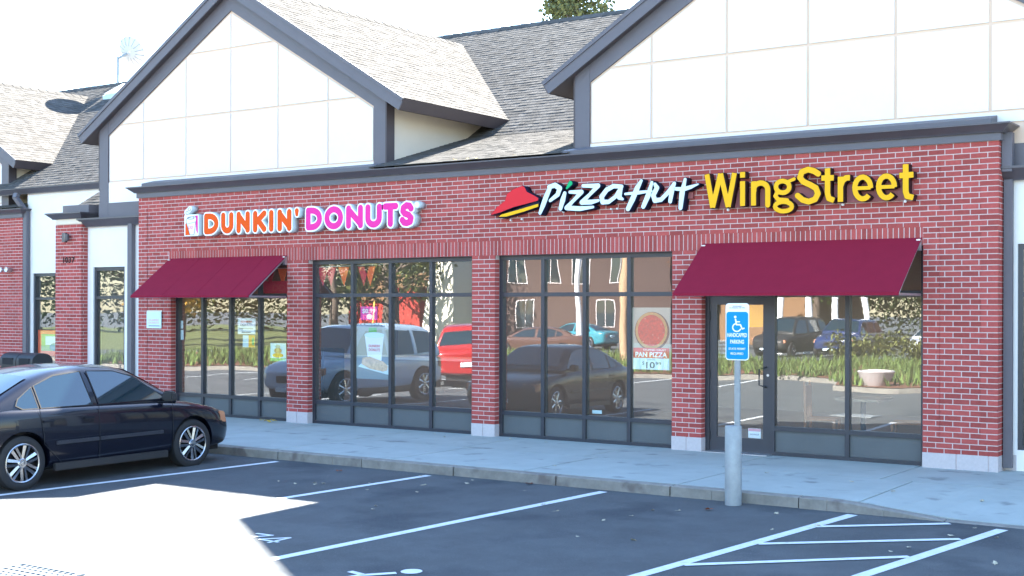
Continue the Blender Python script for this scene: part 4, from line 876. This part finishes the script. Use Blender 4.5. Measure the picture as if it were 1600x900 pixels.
for i in range(9): leaf('leaf_yellow', -15.9+rl.uniform(-.22, .22), -.22+rl.uniform(-.1, .1), .012+rl.uniform(0, .03), rl.uniform(.8, 1.3), 'yellow leaf in the little heap at the foot of the left shop window', 'yellow leaves heaped under the left window')
for x, y in [(-12.3, -.25), (-10.9, -.2), (-6.2, -1.7), (-5.1, -1.9), (-4.5, -2.3), (-8.6, -2.6), (-3.6, -2.2), (-11.9, -.5), (-10.2, -.3)]: leaf('leaf_pale', x, y, .008+min(0, edge_z(x)*max(0, (-1.41-y)/1.75)), .8, 'pale fallen leaf lying on the concrete pavement', 'pale leaves on the pavement')
for x in (-12.0, -11.6, -11.75, -10.9): leaf('leaf_yellow', x, -.13, 4.215, .9, 'yellow leaf caught on the gutter edge above the brick', 'yellow leaves on the gutter edge')
# ---------------- cars ----------------
def lerp(T, x):
    for (a, *p), (c, *q) in zip(T, T[1:]):
        if x <= c: t = max(0, (x-a)/(c-a)); return [u+(v-u)*t for u, v in zip(p, q)]
    return list(T[-1][1:])
SEDAN = dict(
 body=[(-2.20, .60, .86, .80, .42), (-2.15, .74, .95, .86, .32), (-2.0, .82, 1.00, .91, .26), (-1.6, .87, 1.01, .93, .22), (-1.29, .885, .99, .93, .20), (-.6, .895, .95, .925, .19), (.3, .895, .93, .905, .19),
       (.9, .89, .94, .88, .19), (1.29, .882, .885, .84, .20), (1.65, .85, .82, .775, .21), (1.9, .79, .755, .70, .22), (2.05, .70, .68, .62, .24), (2.13, .56, .58, .54, .30)],
 roof=[(-1.80, .93), (-1.45, 1.12), (-1.05, 1.29), (-.7, 1.37), (-.3, 1.40), (.1, 1.39), (.38, 1.345), (.7, 1.17), (1.0, .98), (1.08, .92)], wb=.83, tum=.50, zb=.90,
 glass=[[(.86, .945), (.74, 1.03), (.44, 1.235), (.18, 1.315), (-.22, 1.335), (-.17, .94)], [(-.28, .94), (-.33, 1.335), (-.72, 1.30), (-1.02, 1.20), (-1.0, .945)], [(-1.05, .945), (-1.07, 1.185), (-1.28, 1.06), (-1.33, .99), (-1.25, .95)]],
 ws=(.42, 1.325, .98, .985), rw=(-1.03, 1.30, -1.66, 1.01), wheels=(1.29, -1.29), wr=.32, rim=.228, sill=.9)
SUV = dict(
 body=[(-2.25, .70, .95, .85, .45), (-2.2, .82, 1.05, .95, .38), (-1.9, .88, 1.08, 1.0, .32), (-1.3, .92, 1.08, 1.02, .30), (-.4, .93, 1.07, 1.02, .28), (.4, .93, 1.07, 1.01, .28), (.95, .925, 1.08, .99, .28),
       (1.4, .91, 1.04, .95, .30), (1.8, .87, .98, .88, .32), (2.05, .80, .88, .78, .36), (2.18, .66, .74, .66, .42)],
 roof=[(-2.12, 1.05), (-2.0, 1.40), (-1.85, 1.66), (-1.5, 1.73), (-.5, 1.75), (.2, 1.73), (.5, 1.66), (.85, 1.38), (1.2, 1.06)], wb=.87, tum=.32, zb=1.02,
 glass=[[(.98, 1.09), (.62, 1.44), (.4, 1.60), (-.15, 1.62), (-.12, 1.08)], [(-.25, 1.08), (-.27, 1.62), (-1.1, 1.61), (-1.08, 1.08)], [(-1.2, 1.08), (-1.22, 1.61), (-1.82, 1.58), (-1.9, 1.12)]],
 ws=(.52, 1.63, 1.12, 1.12), rw=(-1.92, 1.60, -2.08, 1.15), wheels=(1.36, -1.36), wr=.37, rim=.24, sill=1.0)
def section(w, zt, zs, zb):
    return [(0, zb), (w*.80, zb), (w*.955, zb+.05), (w*.985, zb+.17), (w, zb+.36 if zs-zb > .55 else (zb+zs)/2), (w*.998, zs-.13), (w*.975, zs-.035), (w*.93, zs+.25*(zt-zs)), (w*.80, zs+.68*(zt-zs)), (w*.45, zt-.005), (0, zt)]
def loft(name, secs, ys, m_, parent, sub=2, caps=True):
    q = MB(); rings = []
    for y, sec in zip(ys, secs):
        full = sec+[(-x, z) for x, z in reversed(sec[1:-1])]; b = len(q.v); q.v += [(x, y, z) for x, z in full]; rings.append((b, len(full)))
    for (a, n), (c, _) in zip(rings, rings[1:]):
        for k in range(n): q.f.append((a+k, a+(k+1) % n, c+(k+1) % n, c+k)); q.m.append(0)
    for b, n in (rings[0], rings[-1]):
        h = n//2
        for k in range(h-0):
            i0, i1 = b+k, b+k+1; j0, j1 = b+(n-k) % n, b+(n-k-1) % n
            if len({i0, i1, j0, j1}) >= 3: q.f.append(tuple(dict.fromkeys((i0, i1, j1, j0)))); q.m.append(0)
    o = q.build(name, m_, parent)
    if sub: md = o.modifiers.new('s', 'SUBSURF'); md.levels = md.render_levels = sub
    return o
def bake(o, smooth=35):
    dg = bpy.context.evaluated_depsgraph_get(); bpy.context.view_layer.update(); me = bpy.data.meshes.new_from_object(o.evaluated_get(dg)); me.name = o.name; o.modifiers.clear(); o.data = me
    me.polygons.foreach_set('use_smooth', [True]*len(me.polygons)); me.set_sharp_from_angle(angle=R(smooth)); return o
def car(spec, name, loc, rz, paint, label, detail=1, cat='car', hood_fn=None):
    t = empty(name, loc, label, cat, None, rz)
    B = spec['body']; ys_ = [b[0] for b in B]; body = loft('body', [section(*b[1:]) for b in B], ys_, paint, t, 2)
    cutters = []
    for wy in spec['wheels']:
        q = MB(); q.lathe([(0, .62), (spec['wr']+.045, .62), (spec['wr']+.045, 1.2), (0, 1.2)], (0, wy, spec['wr']+.005), 'X', 40); q.lathe([(0, -.62), (spec['wr']+.045, -.62), (spec['wr']+.045, -1.2), (0, -1.2)], (0, wy, spec['wr']+.005), 'X', 40)
        c = q.build('cutter', 'dark', merge=True); md = body.modifiers.new('b', 'BOOLEAN'); md.object = c; md.operation = 'DIFFERENCE'; md.solver = 'EXACT'; cutters.append(c)
        c.location = loc; c.rotation_euler = (0, 0, rz)
    bpy.context.view_layer.update(); bake(body)
    for c in cutters: bpy.data.objects.remove(c)
    Z0, wb, tum = spec['zb'], spec['wb'], spec['tum']; wz = lambda z: wb-(z-Z0)*tum
    def zr(y): return lerp(spec['roof'], y)[0]
    rys = []
    for (a, _), (c, _) in zip(spec['roof'], spec['roof'][1:]): rys += [a, (a+c)/2]
    rys.append(spec['roof'][-1][0]); secs = []
    for y in rys:
        z = max(zr(y), Z0+.02); h = z-Z0; secs.append([(0, Z0-.06), (wb*.99, Z0-.06), (wb, Z0), (wz(Z0+.5*h), Z0+.5*h), (wz(z-.05*min(1, h*4)), z-.05*min(1, h*4)), (wz(z)-.055, z-.008), (wz(z)*.6, z+.012), (0, z+.02)])
    cab = bake(loft('cabin', secs, rys, paint, t, 1), 50)
    gl = []
    for s in (1, -1):
        for g in spec['glass']:
            q = MB(); f0 = [(s*(wz(z)+.006), y, z) for y, z in g]
            q.face(f0); q.build('side_window', 'carglass', t)
            if detail:
                q = MB(); c_ = (sum(p[0] for p in g)/len(g), sum(p[1] for p in g)/len(g)); n = len(g)
                for i in range(n):
                    a, b_ = g[i], g[(i+1) % n]; o_ = lambda p: (c_[0]+(p[0]-c_[0])*(1+.018/max(.1, math.hypot(p[0]-c_[0], p[1]-c_[1]))), c_[1]+(p[1]-c_[1])*(1+.018/max(.1, math.hypot(p[0]-c_[0], p[1]-c_[1]))))
                    q.face([(s*(wz(p[1])+.0075), p[0], p[1]) for p in (a, b_, o_(b_), o_(a))])
                q.build('window_trim', 'dark', t)
    for nm, (y0, z0_, y1, z1_) in (('windscreen', spec['ws']), ('rear_window', spec['rw'])):
        q = MB(); n, m2 = 10, 6; G = []
        for i in range(m2+1):
            f = i/m2; y = y0+(y1-y0)*f; z = z0_+(z1_-z0_)*f; zz = zr(y); row = []
            for k in range(n+1):
                s_ = -1+2*k/n; x = s_*(wz(zz)-.085); e = abs(x)/(wz(zz)*.6); top = zz+.012+.008*(1-min(1, e)) if e < 1 else zz+.012-(abs(x)-wz(zz)*.6)/(wz(zz)*.4-.055)*.020
                row.append((x, y, top+.008))
            G.append(row)
        for i in range(m2):
            for k in range(n): q.face([G[i][k], G[i][k+1], G[i+1][k+1], G[i+1][k]])
        q.build(nm, 'carglass', t, smooth=60, merge=True)
    # wheels
    wr, rm_ = spec['wr'], spec['rim']; first = None
    for wy in spec['wheels']:
        for s in (1, -1):
            if first is None:
                W_ = MB(); W_.lathe([(0, -.13), (rm_-.03, -.13), (rm_-.03, -.075), (0, -.07)], (0, 0, 0), 'X', 28); wh = W_.build('wheel', 'dark', t, smooth=40)
                q = MB(); q.lathe([(rm_, -.20), (wr-.035, -.205), (wr-.008, -.19), (wr, -.16), (wr, -.04), (wr-.008, -.012), (wr-.035, .004), (rm_+.03, .008), (rm_+.005, 0), (rm_, -.02)], (0, 0, 0), 'X', 48); q.build('tyre', 'tyre', wh, smooth=40)
                q = MB(); q.lathe([(rm_+.004, -.02), (rm_+.004, .002), (rm_-.006, .006), (rm_-.018, .0), (rm_-.024, -.03), (rm_-.026, -.12)], (0, 0, 0), 'X', 48)
                ns = 7
                for i in range(ns):
                    a = 2*math.pi*i/ns+.35; ca, sa = math.cos(a), math.sin(a)
                    def P(r_, o_, x): return (x, r_*ca-o_*sa, r_*sa+o_*ca)
                    for sgn in (-1, 1):
                        w0, w1 = .006, .014; q.hexa([P(.04, sgn*w0, -.04), P(.04, sgn*.034, -.04), P(rm_-.02, sgn*.054, -.05), P(rm_-.02, sgn*w1, -.05), P(.04, sgn*w0, .0), P(.04, sgn*.034, -.006), P(rm_-.016, sgn*.052, -.012), P(rm_-.016, sgn*w1, -.002)])
                q.lathe([(.062, -.04), (.062, -.006), (.05, .004), (.03, .004), (.028, .012), (0, .014)], (0, 0, 0), 'X', 24); q.build('rim', 'rim', wh, smooth=35); first = wh
                wo = wh
            else: wo = copy_tree(first, t)
            wo.location = (s*(spec['sill']*.985-.03), wy, wr); wo.rotation_euler = (0 if s > 0 else 0, 0, 0 if s > 0 else math.pi)
    # under-body so that the arches and floor are not see-through
    q = MB(); L0 = B[1][0]+.1; L1 = B[-2][0]-.1; q.box((-.60, L0, spec['wr']*.55), (.60, L1, .55)); q.build('underbody', 'dark', t)
    for s in (1, -1):
        bm_ = B[len(B)//2]
        q = MB(); w_ = bm_[1]; a, c = spec['wheels'][1]+spec['wr']+.1, spec['wheels'][0]-spec['wr']-.12
        q.box((s*(w_-.06), a, bm_[4]-.0), (s*(w_+.0), c, bm_[4]+.09)); q.build('sill_trim', 'black', t, bevel=.01)
        if detail:
            zt_ = .50
            for p, r_ in ((a+.02, -.235), (-.215, c-.08)):
                q = MB(); q.box((s*(w_-.02), p, zt_), (s*(w_+.012), r_, zt_+.045)); q.build('rubbing_strip', colmat('strip_grey', (.022, .025, .036), .4), t, bevel=.006)
            for y in (-.225, .93, -1.02):
                q = MB()
                for i in range(8):
                    zz0, zz1 = .28+.082*i, .28+.082*(i+1)
                    dy = 0 if y != -1.02 else -.05*max(0, (i-4))/4+.25*max(0, (3-i))/3; dy2 = 0 if y != -1.02 else -.05*max(0, (i-3))/4+.25*max(0, (2-i))/3
                    wv = lambda z: w_*(.985+.015*min(1, (z-.19)/.35)) if z < .7 else w_*(1-.02*(z-.7)/.2)
                    q.face([(s*(wv(zz0)+.0022), y+dy-.004, zz0), (s*(wv(zz0)+.0022), y+dy+.004, zz0), (s*(wv(zz1)+.0022), y+dy2+.004, zz1), (s*(wv(zz1)+.0022), y+dy2-.004, zz1)])
                q.build('door_gap', 'dark', t)
            for y in (-.36, -1.14+.2):
                q = MB(); q.box((s*(w_-.02), y-.10, .775), (s*(w_+.018), y+.06, .80)); q.build('door_handle', paint, t, bevel=.008)
            q = MB(); q.box((s*.82, .80, .93), (s*.96, .86, .965)); q.build('mirror_arm', 'black', t)
            q = MB(); q.hexa([(s*.90, .74, .91), (s*1.06, .78, .92), (s*1.05, .90, .93), (s*.90, .93, .92), (s*.90, .74, 1.05), (s*1.05, .78, 1.04), (s*1.03, .88, 1.03), (s*.90, .90, 1.05)]); q.build('wing_mirror', 'black', t, bevel=.02, smooth=50)
        # lights
        fb = lerp([(b[0], b[1], b[3]) for b in B], B[-1][0]-.17); x_, zs_ = fb
        q = MB(); yf = B[-1][0]; q.hexa([(s*(x_*.62), yf-.10, zs_-.16), (s*(x_+.004), yf-.20, zs_-.15), (s*(x_+.012), yf-.32, zs_-.12), (s*(x_*.6), yf-.3, zs_-.14), (s*(x_*.62), yf-.13, zs_+.0), (s*(x_-.0), yf-.23, zs_+.0), (s*(x_+.008), yf-.34, zs_+.015), (s*(x_*.6), yf-.3, zs_+.0)])
        [q.v.__setitem__(i_, (v_[0]+s*.035, v_[1]+.012, v_[2]+.03)) for i_, v_ in enumerate(q.v)]; q.build('headlight', 'lamp_glass', t, bevel=.012)
        q = MB(); yb = B[0][0]; xb = B[1][1]; zb_ = B[1][2]
        q.hexa([(s*(xb*.66), yb-.012, zb_-.32), (s*(xb+.02), yb+.10, zb_-.32), (s*(xb+.055), yb+.25, zb_-.30), (s*(xb*.66), yb+.25, zb_-.3), (s*(xb*.66), yb+.02, zb_-.08), (s*(xb+.01), yb+.11, zb_-.08), (s*(xb+.05), yb+.25, zb_-.08), (s*(xb*.66), yb+.25, zb_-.08)]); q.build('tail_light', 'tail_red', t, bevel=.012)
    yf = B[-1][0]; q = MB(); q.box((-.26, yf-.12, B[-1][4]+.10), (.26, yf+.012, B[-1][4]+.25)); q.build('grille', 'black', t, bevel=.01)
    q = MB(); q.box((-.26, yf-.1, .33), (.26, yf+.03, .42)); q.build('front_plate', 'paleblue', t, bevel=.004)
    q = MB(); q.box((-.17, B[0][0]-.02, .62), (.17, B[0][0]+.1, .74)); q.build('rear_plate', 'paleblue', t, bevel=.004)
    return t
colmat('lamp_glass', (.50, .22, .12), .12, coat=1); colmat('tail_red', (.35, .01, .01), .15, coat=1)
mainc = car(SEDAN, 'parked_sedan', (-14.06, -5.52, gz(-5.52)-.016), R(-2.5), 'carblack', 'dark navy sedan with alloy wheels parked nose to the kerb at the left')
mainc.rotation_euler = (.012, 0, R(-2.5)); mainc.scale = (1, .965, 1)

for nm, c in (('paint_blue', (.42, .55, .68)), ('paint_red', (.35, .012, .012)), ('paint_silver', (.42, .44, .46)), ('paint_navy', (.012, .025, .09)), ('paint_teal', (.03, .22, .28)), ('paint_brown', (.10, .05, .035))): colmat(nm, c, .3, coat=1)
car(SUV, 'parked_suv', (-19.45, -5.75, gz(-5.75)), 0, 'paint_blue', 'blue-grey utility car parked at the kerb left of the dark sedan', 0, 'car')
car(SUV, 'parked_suv', (-22.3, -13.9, -.255), R(143), 'paint_red', 'red utility car in the aisle of the lot', 0)
car(SUV, 'parked_suv', (-24.3, -43, -.25), R(10), 'black', 'black utility car beyond the planted island', 0)
car(SUV, 'parked_suv', (-21.3, -42.6, -.25), R(2), 'paint_navy', 'navy utility car facing the shops beyond the planted island', 0)
car(SEDAN, 'parked_sedan', (-17.2, -42.5, -.25), R(0), 'paint_silver', 'silver sedan beyond the planted island', 0)
car(SEDAN, 'parked_sedan', (-35.4, -41.5, -.25), R(95), 'paint_teal', 'teal sedan across the road', 0)
car(SEDAN, 'parked_sedan', (-31.6, -31.5, -.25), R(60), 'paint_brown', 'brown sedan parked by the house across the lot', 0)
# ---------------- the other side of the lot (seen mirrored in the glass) ----------------
q = MB()
isl = [(-46, -12.8), (-35.5, -14.5), (-27, -17.8), (-16, -21.2), (-13.6, -20.4), (-12.6, -17.3), (-10.8, -17.0), (-9, -18.4), (-3, -21), (12, -22), (12, -33), (-46, -33)]
q.prism([(x, y, -.3) for x, y in isl], (0, 0, .175)); struct(q.build('island_kerb', 'kerb'))
q = MB(); q.face([(x, y-.18 if y > -30 else y+.15, -.105) for x, y in isl]); struct(q.build('planting_soil', colmat('mulch', (.16, .065, .035), .95, var=.3, vscale=20, bump=.5)))
rg = random.Random(5); q = MB(); isin = lambda x, y: y < (-12.9 if x < -35.5 else (-14.9-(x+35.5)*.39 if x < -27 else (-18.1-(x+27)*.31 if x < -16 else (-20.9 if x < -13.5 else (-17.4-(x+12.6)*.37 if x > -12.6 else -19))))) and y > -32.5
for i in range(15000):
    x = rg.uniform(-45, 10); y = rg.uniform(-32.5, -13)
    if not isin(x, y-.25): continue
    for k in range(2):
        a = rg.uniform(0, 6.28); h = rg.uniform(.15, .42); w_ = rg.uniform(.02, .05); l = rg.uniform(.05, .25)
        q.face([(x-w_*math.sin(a), y+w_*math.cos(a), -.11), (x+w_*math.sin(a), y-w_*math.cos(a), -.11), (x+l*math.cos(a), y+l*math.sin(a), -.11+h)])
tag(q.build('ornamental_grass', mat('grass_blades', (.085, .13, .025), .8, island=.45)), 'tufted green grass covering the planted island', 'grass', kind='stuff')
t = place('stone_planter', (-11.7, -17.9, -.12), 'round pale stone planter at the corner of the island', 'planter'); q = MB(); q.lathe([(0, -.12), (.30, -.12), (.34, -.08), (.45, .20), (.48, .24), (.47, .27), (.41, .27), (.40, .22), (0, .20)], (-11.7, -17.95, 0), n=28); q.build('bowl', 'stone', t, smooth=40)
def foliage(mb, c, r, n, size, rnd, flat=1.):
    for i in range(n):
        d = Vector((rnd.gauss(0, 1), rnd.gauss(0, 1), rnd.gauss(0, 1))).normalized()*(rnd.random()**.45); p = Vector((c[0]+d.x*r, c[1]+d.y*r, c[2]+d.z*r*flat))
        a = Vector((rnd.gauss(0, 1), rnd.gauss(0, 1), rnd.gauss(0, 1))).normalized(); b = a.orthogonal().normalized(); s = size*rnd.uniform(.6, 1.4)
        mb.face([p-a*s, p+b*s*.6, p+a*s, p-b*s*.6])
for nm, c in (('fol_dark', (.03, .055, .02)), ('fol_green', (.06, .10, .025)), ('fol_gold', (.36, .20, .03)), ('fol_orange', (.38, .13, .02)), ('fol_olive', (.12, .13, .035))): M[nm] = mat(nm, c, .7, island=.5)
colmat('bark', (.12, .09, .07), .9, var=.3, vscale=8, bump=.6)
def tree(x, y, h, cr, fol, label, n=26, per=120, size=.16, z0=-.25, group='trees across the lot', cb=.3, seed=1):
    rnd = random.Random(seed); t = place('broadleaf_tree', (x, y, z0), label, 'tree', group)
    q = MB(); q.tube([(x, y, z0), (x+.1, y, z0+h*.25), (x-.05, y+.1, z0+h*.5), (x+.1, y, z0+h*.85)], [h*.028, h*.022, h*.015, h*.004], 10); cs = []
    for i in range(n):
        zf = rnd.uniform(cb, 1); rad = cr*math.sqrt(max(.05, 1-((zf-.58)/.48)**2))*rnd.uniform(.35, .95); a = rnd.uniform(0, 6.28); c = (x+rad*math.cos(a), y+rad*math.sin(a), z0+h*zf); cs.append(c)
        if i % 2 == 0: q.tube([(x, y, z0+h*zf*.7), ((x+c[0])/2, (y+c[1])/2, z0+h*(zf*.85)), c], [h*.010, h*.006, h*.002], 6)
    q.build('trunk', 'bark', t, smooth=60); f = MB()
    for c in cs: foliage(f, c, cr*rnd.uniform(.22, .42), per, size, rnd, .75)
    f.build('crown', fol, t); return t
tree(-52, -46, 11, 4.5, 'fol_dark', 'dark green tree across the lot at the far left', seed=2)
tree(-60, -50, 12, 5, 'fol_green', 'mid green tree beyond the red building', seed=3); tree(-44, -37, 9, 3.6, 'fol_olive', 'olive green tree on the verge across the lot', seed=4)
tree(-70, -84, 16, 6, 'fol_gold', 'golden autumn tree above the red building', seed=5); tree(-58, -80, 15, 5.5, 'fol_orange', 'orange autumn tree behind the pale tower', seed=6)
tree(-58, -34, 7, 3.0, 'fol_gold', 'small golden tree on the far lawn', seed=7); tree(-66, -42, 8, 3.4, 'fol_olive', 'olive tree on the far lawn', seed=8)
tree(-31, -48, 10, 3.8, 'fol_orange', 'orange tree beside the brown house', seed=9); tree(-27, -53, 10, 4.6, 'fol_green', 'large green tree behind the white columns', seed=10); tree(-16, -64, 12, 5, 'fol_olive', 'olive tree behind the brick building', seed=12)
tree(-42, -70, 15, 7, 'fol_dark', 'dark tree behind the brown house', seed=13)
t = place('clipped_hedge', (-16, -34, -.25), 'clipped golden green hedge at the back of the island', 'hedge'); f = MB(); rn = random.Random(8)
for i in range(20): foliage(f, (-18.5+i*.28, -33.6+rn.uniform(-.2, .2), .35+rn.uniform(-.1, .25)), .55, 110, .09, rn)
f.build('foliage', 'fol_olive', t)
def house(name, x0, x1, y, dep, h, wallc, roofc, label, wins=(), roofh=2.2, cat='building', trimw=True):
    t = place(name, ((x0+x1)/2, y-dep/2, -.25), label, cat, None)
    q = MB(); q.box((x0, y-dep, -.3), (x1, y, h)); q.build('wall', wallc, t)
    if roofh: q = MB(); q.yz([(y+.4, h), (y-dep-.4, h), (y-dep/2, h+roofh)], x0-.4, x1+.4); q.build('roof', roofc, t)
    for (a, c, p, r_) in wins:
        q = MB(); q.box((a-.07, y, p-.07), (c+.07, y+.05, r_+.07)); w_ = q.build('window', 'stone', t); q = MB(); q.box((a, y+.051, p), ((a+c)/2-.03, y+.07, r_)); q.box(((a+c)/2+.03, y+.051, p), (c, y+.07, r_)); q.build('pane', 'carglass', w_)
    return t
colmat('siding_brown', (.062, .036, .030), .8, var=.1); colmat('wall_red', (.35, .03, .02), .7, var=.1); colmat('wall_peach', (.20, .11, .055), .8); colmat('wall_brick_far', (.12, .05, .035), .9, var=.2, vscale=1); colmat('roof_grey', (.15, .14, .14), .9); colmat('yellow_paint', (.75, .50, .10), .6); colmat('tower_white', (.75, .70, .60), .8)
house('brown_house', -50.5, -37, -54.7, 9, 6.2, 'siding_brown', 'roof_grey', 'brown house with white framed windows across the road', [(-48.6, -47.4, 3.6, 5.2), (-46.2, -45.0, 3.6, 5.2), (-43.8, -42.6, 3.6, 5.2), (-41, -39.8, 3.6, 5.2), (-48, -46.8, .8, 2.4), (-42, -40.8, .8, 2.4)], 2.6)
house('tan_house', -36, -30, -60, 9, 6.5, 'wall_peach', 'roof_grey', 'tan house right of the brown house across the road', [(-34.6, -33.6, 3.4, 5), (-32.6, -31.6, 3.4, 5)], 2.4)
hb_ = house('red_restaurant', -76, -62, -69.7, 12, 2.5, 'wall_red', 'roof_grey', 'low red building with yellow posts and a peach upper wall across the road', [], 0)
q = MB(); q.box((-76.2, -82, 2.5), (-61.8, -69.4, 4.8)); q.build('upper_wall', 'wall_peach', hb_)
for k in range(7): q = MB(); q.tube([(-75+k*2.1, -69.2, -.25), (-75+k*2.1, -69.2, 2.5)], .12, 8); q.build('post', 'yellow_paint', hb_)
t = place('tapered_tower', (-49.5, -52, -.25), 'pale tapered tower with a red lower flank across the road', 'tower'); q = MB(); q.hexa([(-53, -53.5, -.25), (-50.2, -53.5, -.25), (-50.2, -50.5, -.25), (-53, -50.5, -.25), (-52, -52.6, 8), (-51, -52.6, 8), (-51, -51.4, 8), (-52, -51.4, 8)]); q.build('shaft', 'tower_white', t); q = MB(); q.box((-56, -53.4, -.25), (-53.1, -50.6, 3.2)); q.build('flank', 'wall_red', t)
house('brick_offices', -22, -14, -60, 10, 6, 'wall_brick_far', 'roof_grey', 'brick office building behind the white columns', [(-20.5, -19.5, .8, 2.2), (-18.0, -17, .8, 2.2)], 0)
for i, x in enumerate((-26.2, -24.6, -23.2, -21.7, -18.4)):
    t = place('white_column', (x, -46, -.25), ['leftmost', 'second', 'third', 'fourth', 'rightmost'][i]+' white column across the lot', 'column', 'white columns across the lot'); q = MB(); q.tube([(x, -46, -.25), (x, -46, 3.6)], .16, 16); q.build('shaft', 'white', t, smooth=50); q = MB(); q.box((x-.3, -46.3, 3.6), (x+.3, -45.7, 3.8)); q.build('capital', 'white', t)
t = place('lamp_post', (-30.5, -33.5, -.25), 'tall white lamp post across the lot', 'lamp post'); q = MB(); q.tube([(-30.5, -33.5, -.25), (-30.5, -33.5, 7.5), (-30.2, -33.2, 8.2), (-29.3, -32.6, 8.5)], [.14, .10, .07, .05], 12); q.build('pole', 'white', t, smooth=50)
t = place('utility_pole', (-24.9, -27.7, -.12), 'wooden utility pole on the island', 'utility pole'); q = MB(); q.tube([(-24.9, -27.7, -.2), (-24.8, -27.7, 9)], [.17, .12], 12); q.build('pole', colmat('pole_wood', (.42, .28, .17), .9, var=.2, vscale=6), t, smooth=50)
# conifer behind the ridge
t = place('pine_tree', (-28.3, 30, 0), 'green and gold pine crown rising behind the roof ridge', 'tree'); q = MB(); q.tube([(-28.3, 30, 0), (-28.2, 30, 9), (-28.3, 30, 15.3)], [.3, .2, .05], 10); rn = random.Random(21); f = MB()
for i in range(60):
    z = rn.uniform(8, 15.6); rad = (16.2-z)*.6*rn.uniform(.3, 1); a = rn.uniform(0, 6.28); c = (-28.3+rad*math.cos(a)*1.2, 30+rad*math.sin(a), z); q.tube([(-28.25, 30, z-.4), c], [.06, .02], 5); foliage(f, c, .8, 230, .085, rn, .6)
q.build('trunk', 'bark', t); f.build('crown', mat('pine_needles', (.10, .11, .035), .8, island=.5), t)

q = MB(); q.face([(-120, -90, -.24), (-44, -90, -.24), (-44, -38, -.24), (-56, -27, -.24), (-120, -15, -.24)]); struct(q.build('lawn', mat('lawn_grass', (.10, .12, .035), .9, var=.35, vscale=.4, bump=.4)))
f = MB(); rn = random.Random(31)
for i in range(60):
    u_ = i/59; x, y = -118+92*u_, -40-52*u_**.8
    for k in range(3): foliage(f, (x+rn.uniform(-1.5, 1.5), y+rn.uniform(-2, 2), rn.uniform(1, 8)), 2.4, 300, .2, rn)
tag(f.build('distant_wood', mat('wood_foliage', (.045, .065, .02), .8, island=.3, var=.5, vscale=.15)), 'dark belt of trees far across the lot', 'woodland', kind='stuff')

for i, (x, y, h, c_, fo, lb_) in enumerate([(24, -9, 8, 3.4, 'fol_gold', 'golden tree right of the shops'), (30, -1, 9, 3.8, 'fol_olive', 'olive tree at the right end of the row'), (26, -18, 7, 3, 'fol_green', 'green tree at the right edge of the lot'), (34, -12, 10, 4, 'fol_orange', 'orange tree at the right edge of the lot')]):
    tree(x, y, h, c_, fo, lb_, seed=40+i, n=22, cb=.18)
house('cream_reflector_building', 36, 50, 6, 20, 4, 'cream', 'roof_grey', 'low cream building added out of view as a reflector beyond the trees at the right', [], 1.8)  # unseen building, added beside the trees for the sedan windows to reflect
# grit and bright aggregate on the asphalt: a noise of light specks in its own colour
_m = M['asphalt']; _t = _m.node_tree; _N = _t.nodes; _p = _N['Principled BSDF']; _src = _p.inputs['Base Color'].links[0].from_socket
_tc = _N.new('ShaderNodeTexCoord'); _v = _N.new('ShaderNodeTexVoronoi'); _v.inputs['Scale'].default_value = 55; _t.links.new(_tc.outputs['Object'], _v.inputs['Vector'])
_r = _N.new('ShaderNodeMapRange'); _r.inputs[1].default_value = .12; _r.inputs[2].default_value = .22; _r.inputs[3].default_value = 1.; _r.inputs[4].default_value = 0.; _t.links.new(_v.outputs['Distance'], _r.inputs[0])
_c = _N.new('ShaderNodeMath'); _c.operation = 'GREATER_THAN'; _c.inputs[1].default_value = .72; _s = _N.new('ShaderNodeSeparateColor'); _t.links.new(_v.outputs['Color'], _s.inputs[0]); _t.links.new(_s.outputs[0], _c.inputs[0])
_q = _N.new('ShaderNodeMath'); _q.operation = 'MULTIPLY'; _t.links.new(_r.outputs[0], _q.inputs[0]); _t.links.new(_c.outputs[0], _q.inputs[1])
_x = _N.new('ShaderNodeMix'); _x.data_type = 'RGBA'; _t.links.new(_q.outputs[0], _x.inputs[0]); _t.links.new(_src, _x.inputs[6]); _x.inputs[7].default_value = (.26, .27, .27, 1); _t.links.new(_x.outputs[2], _p.inputs['Base Color'])
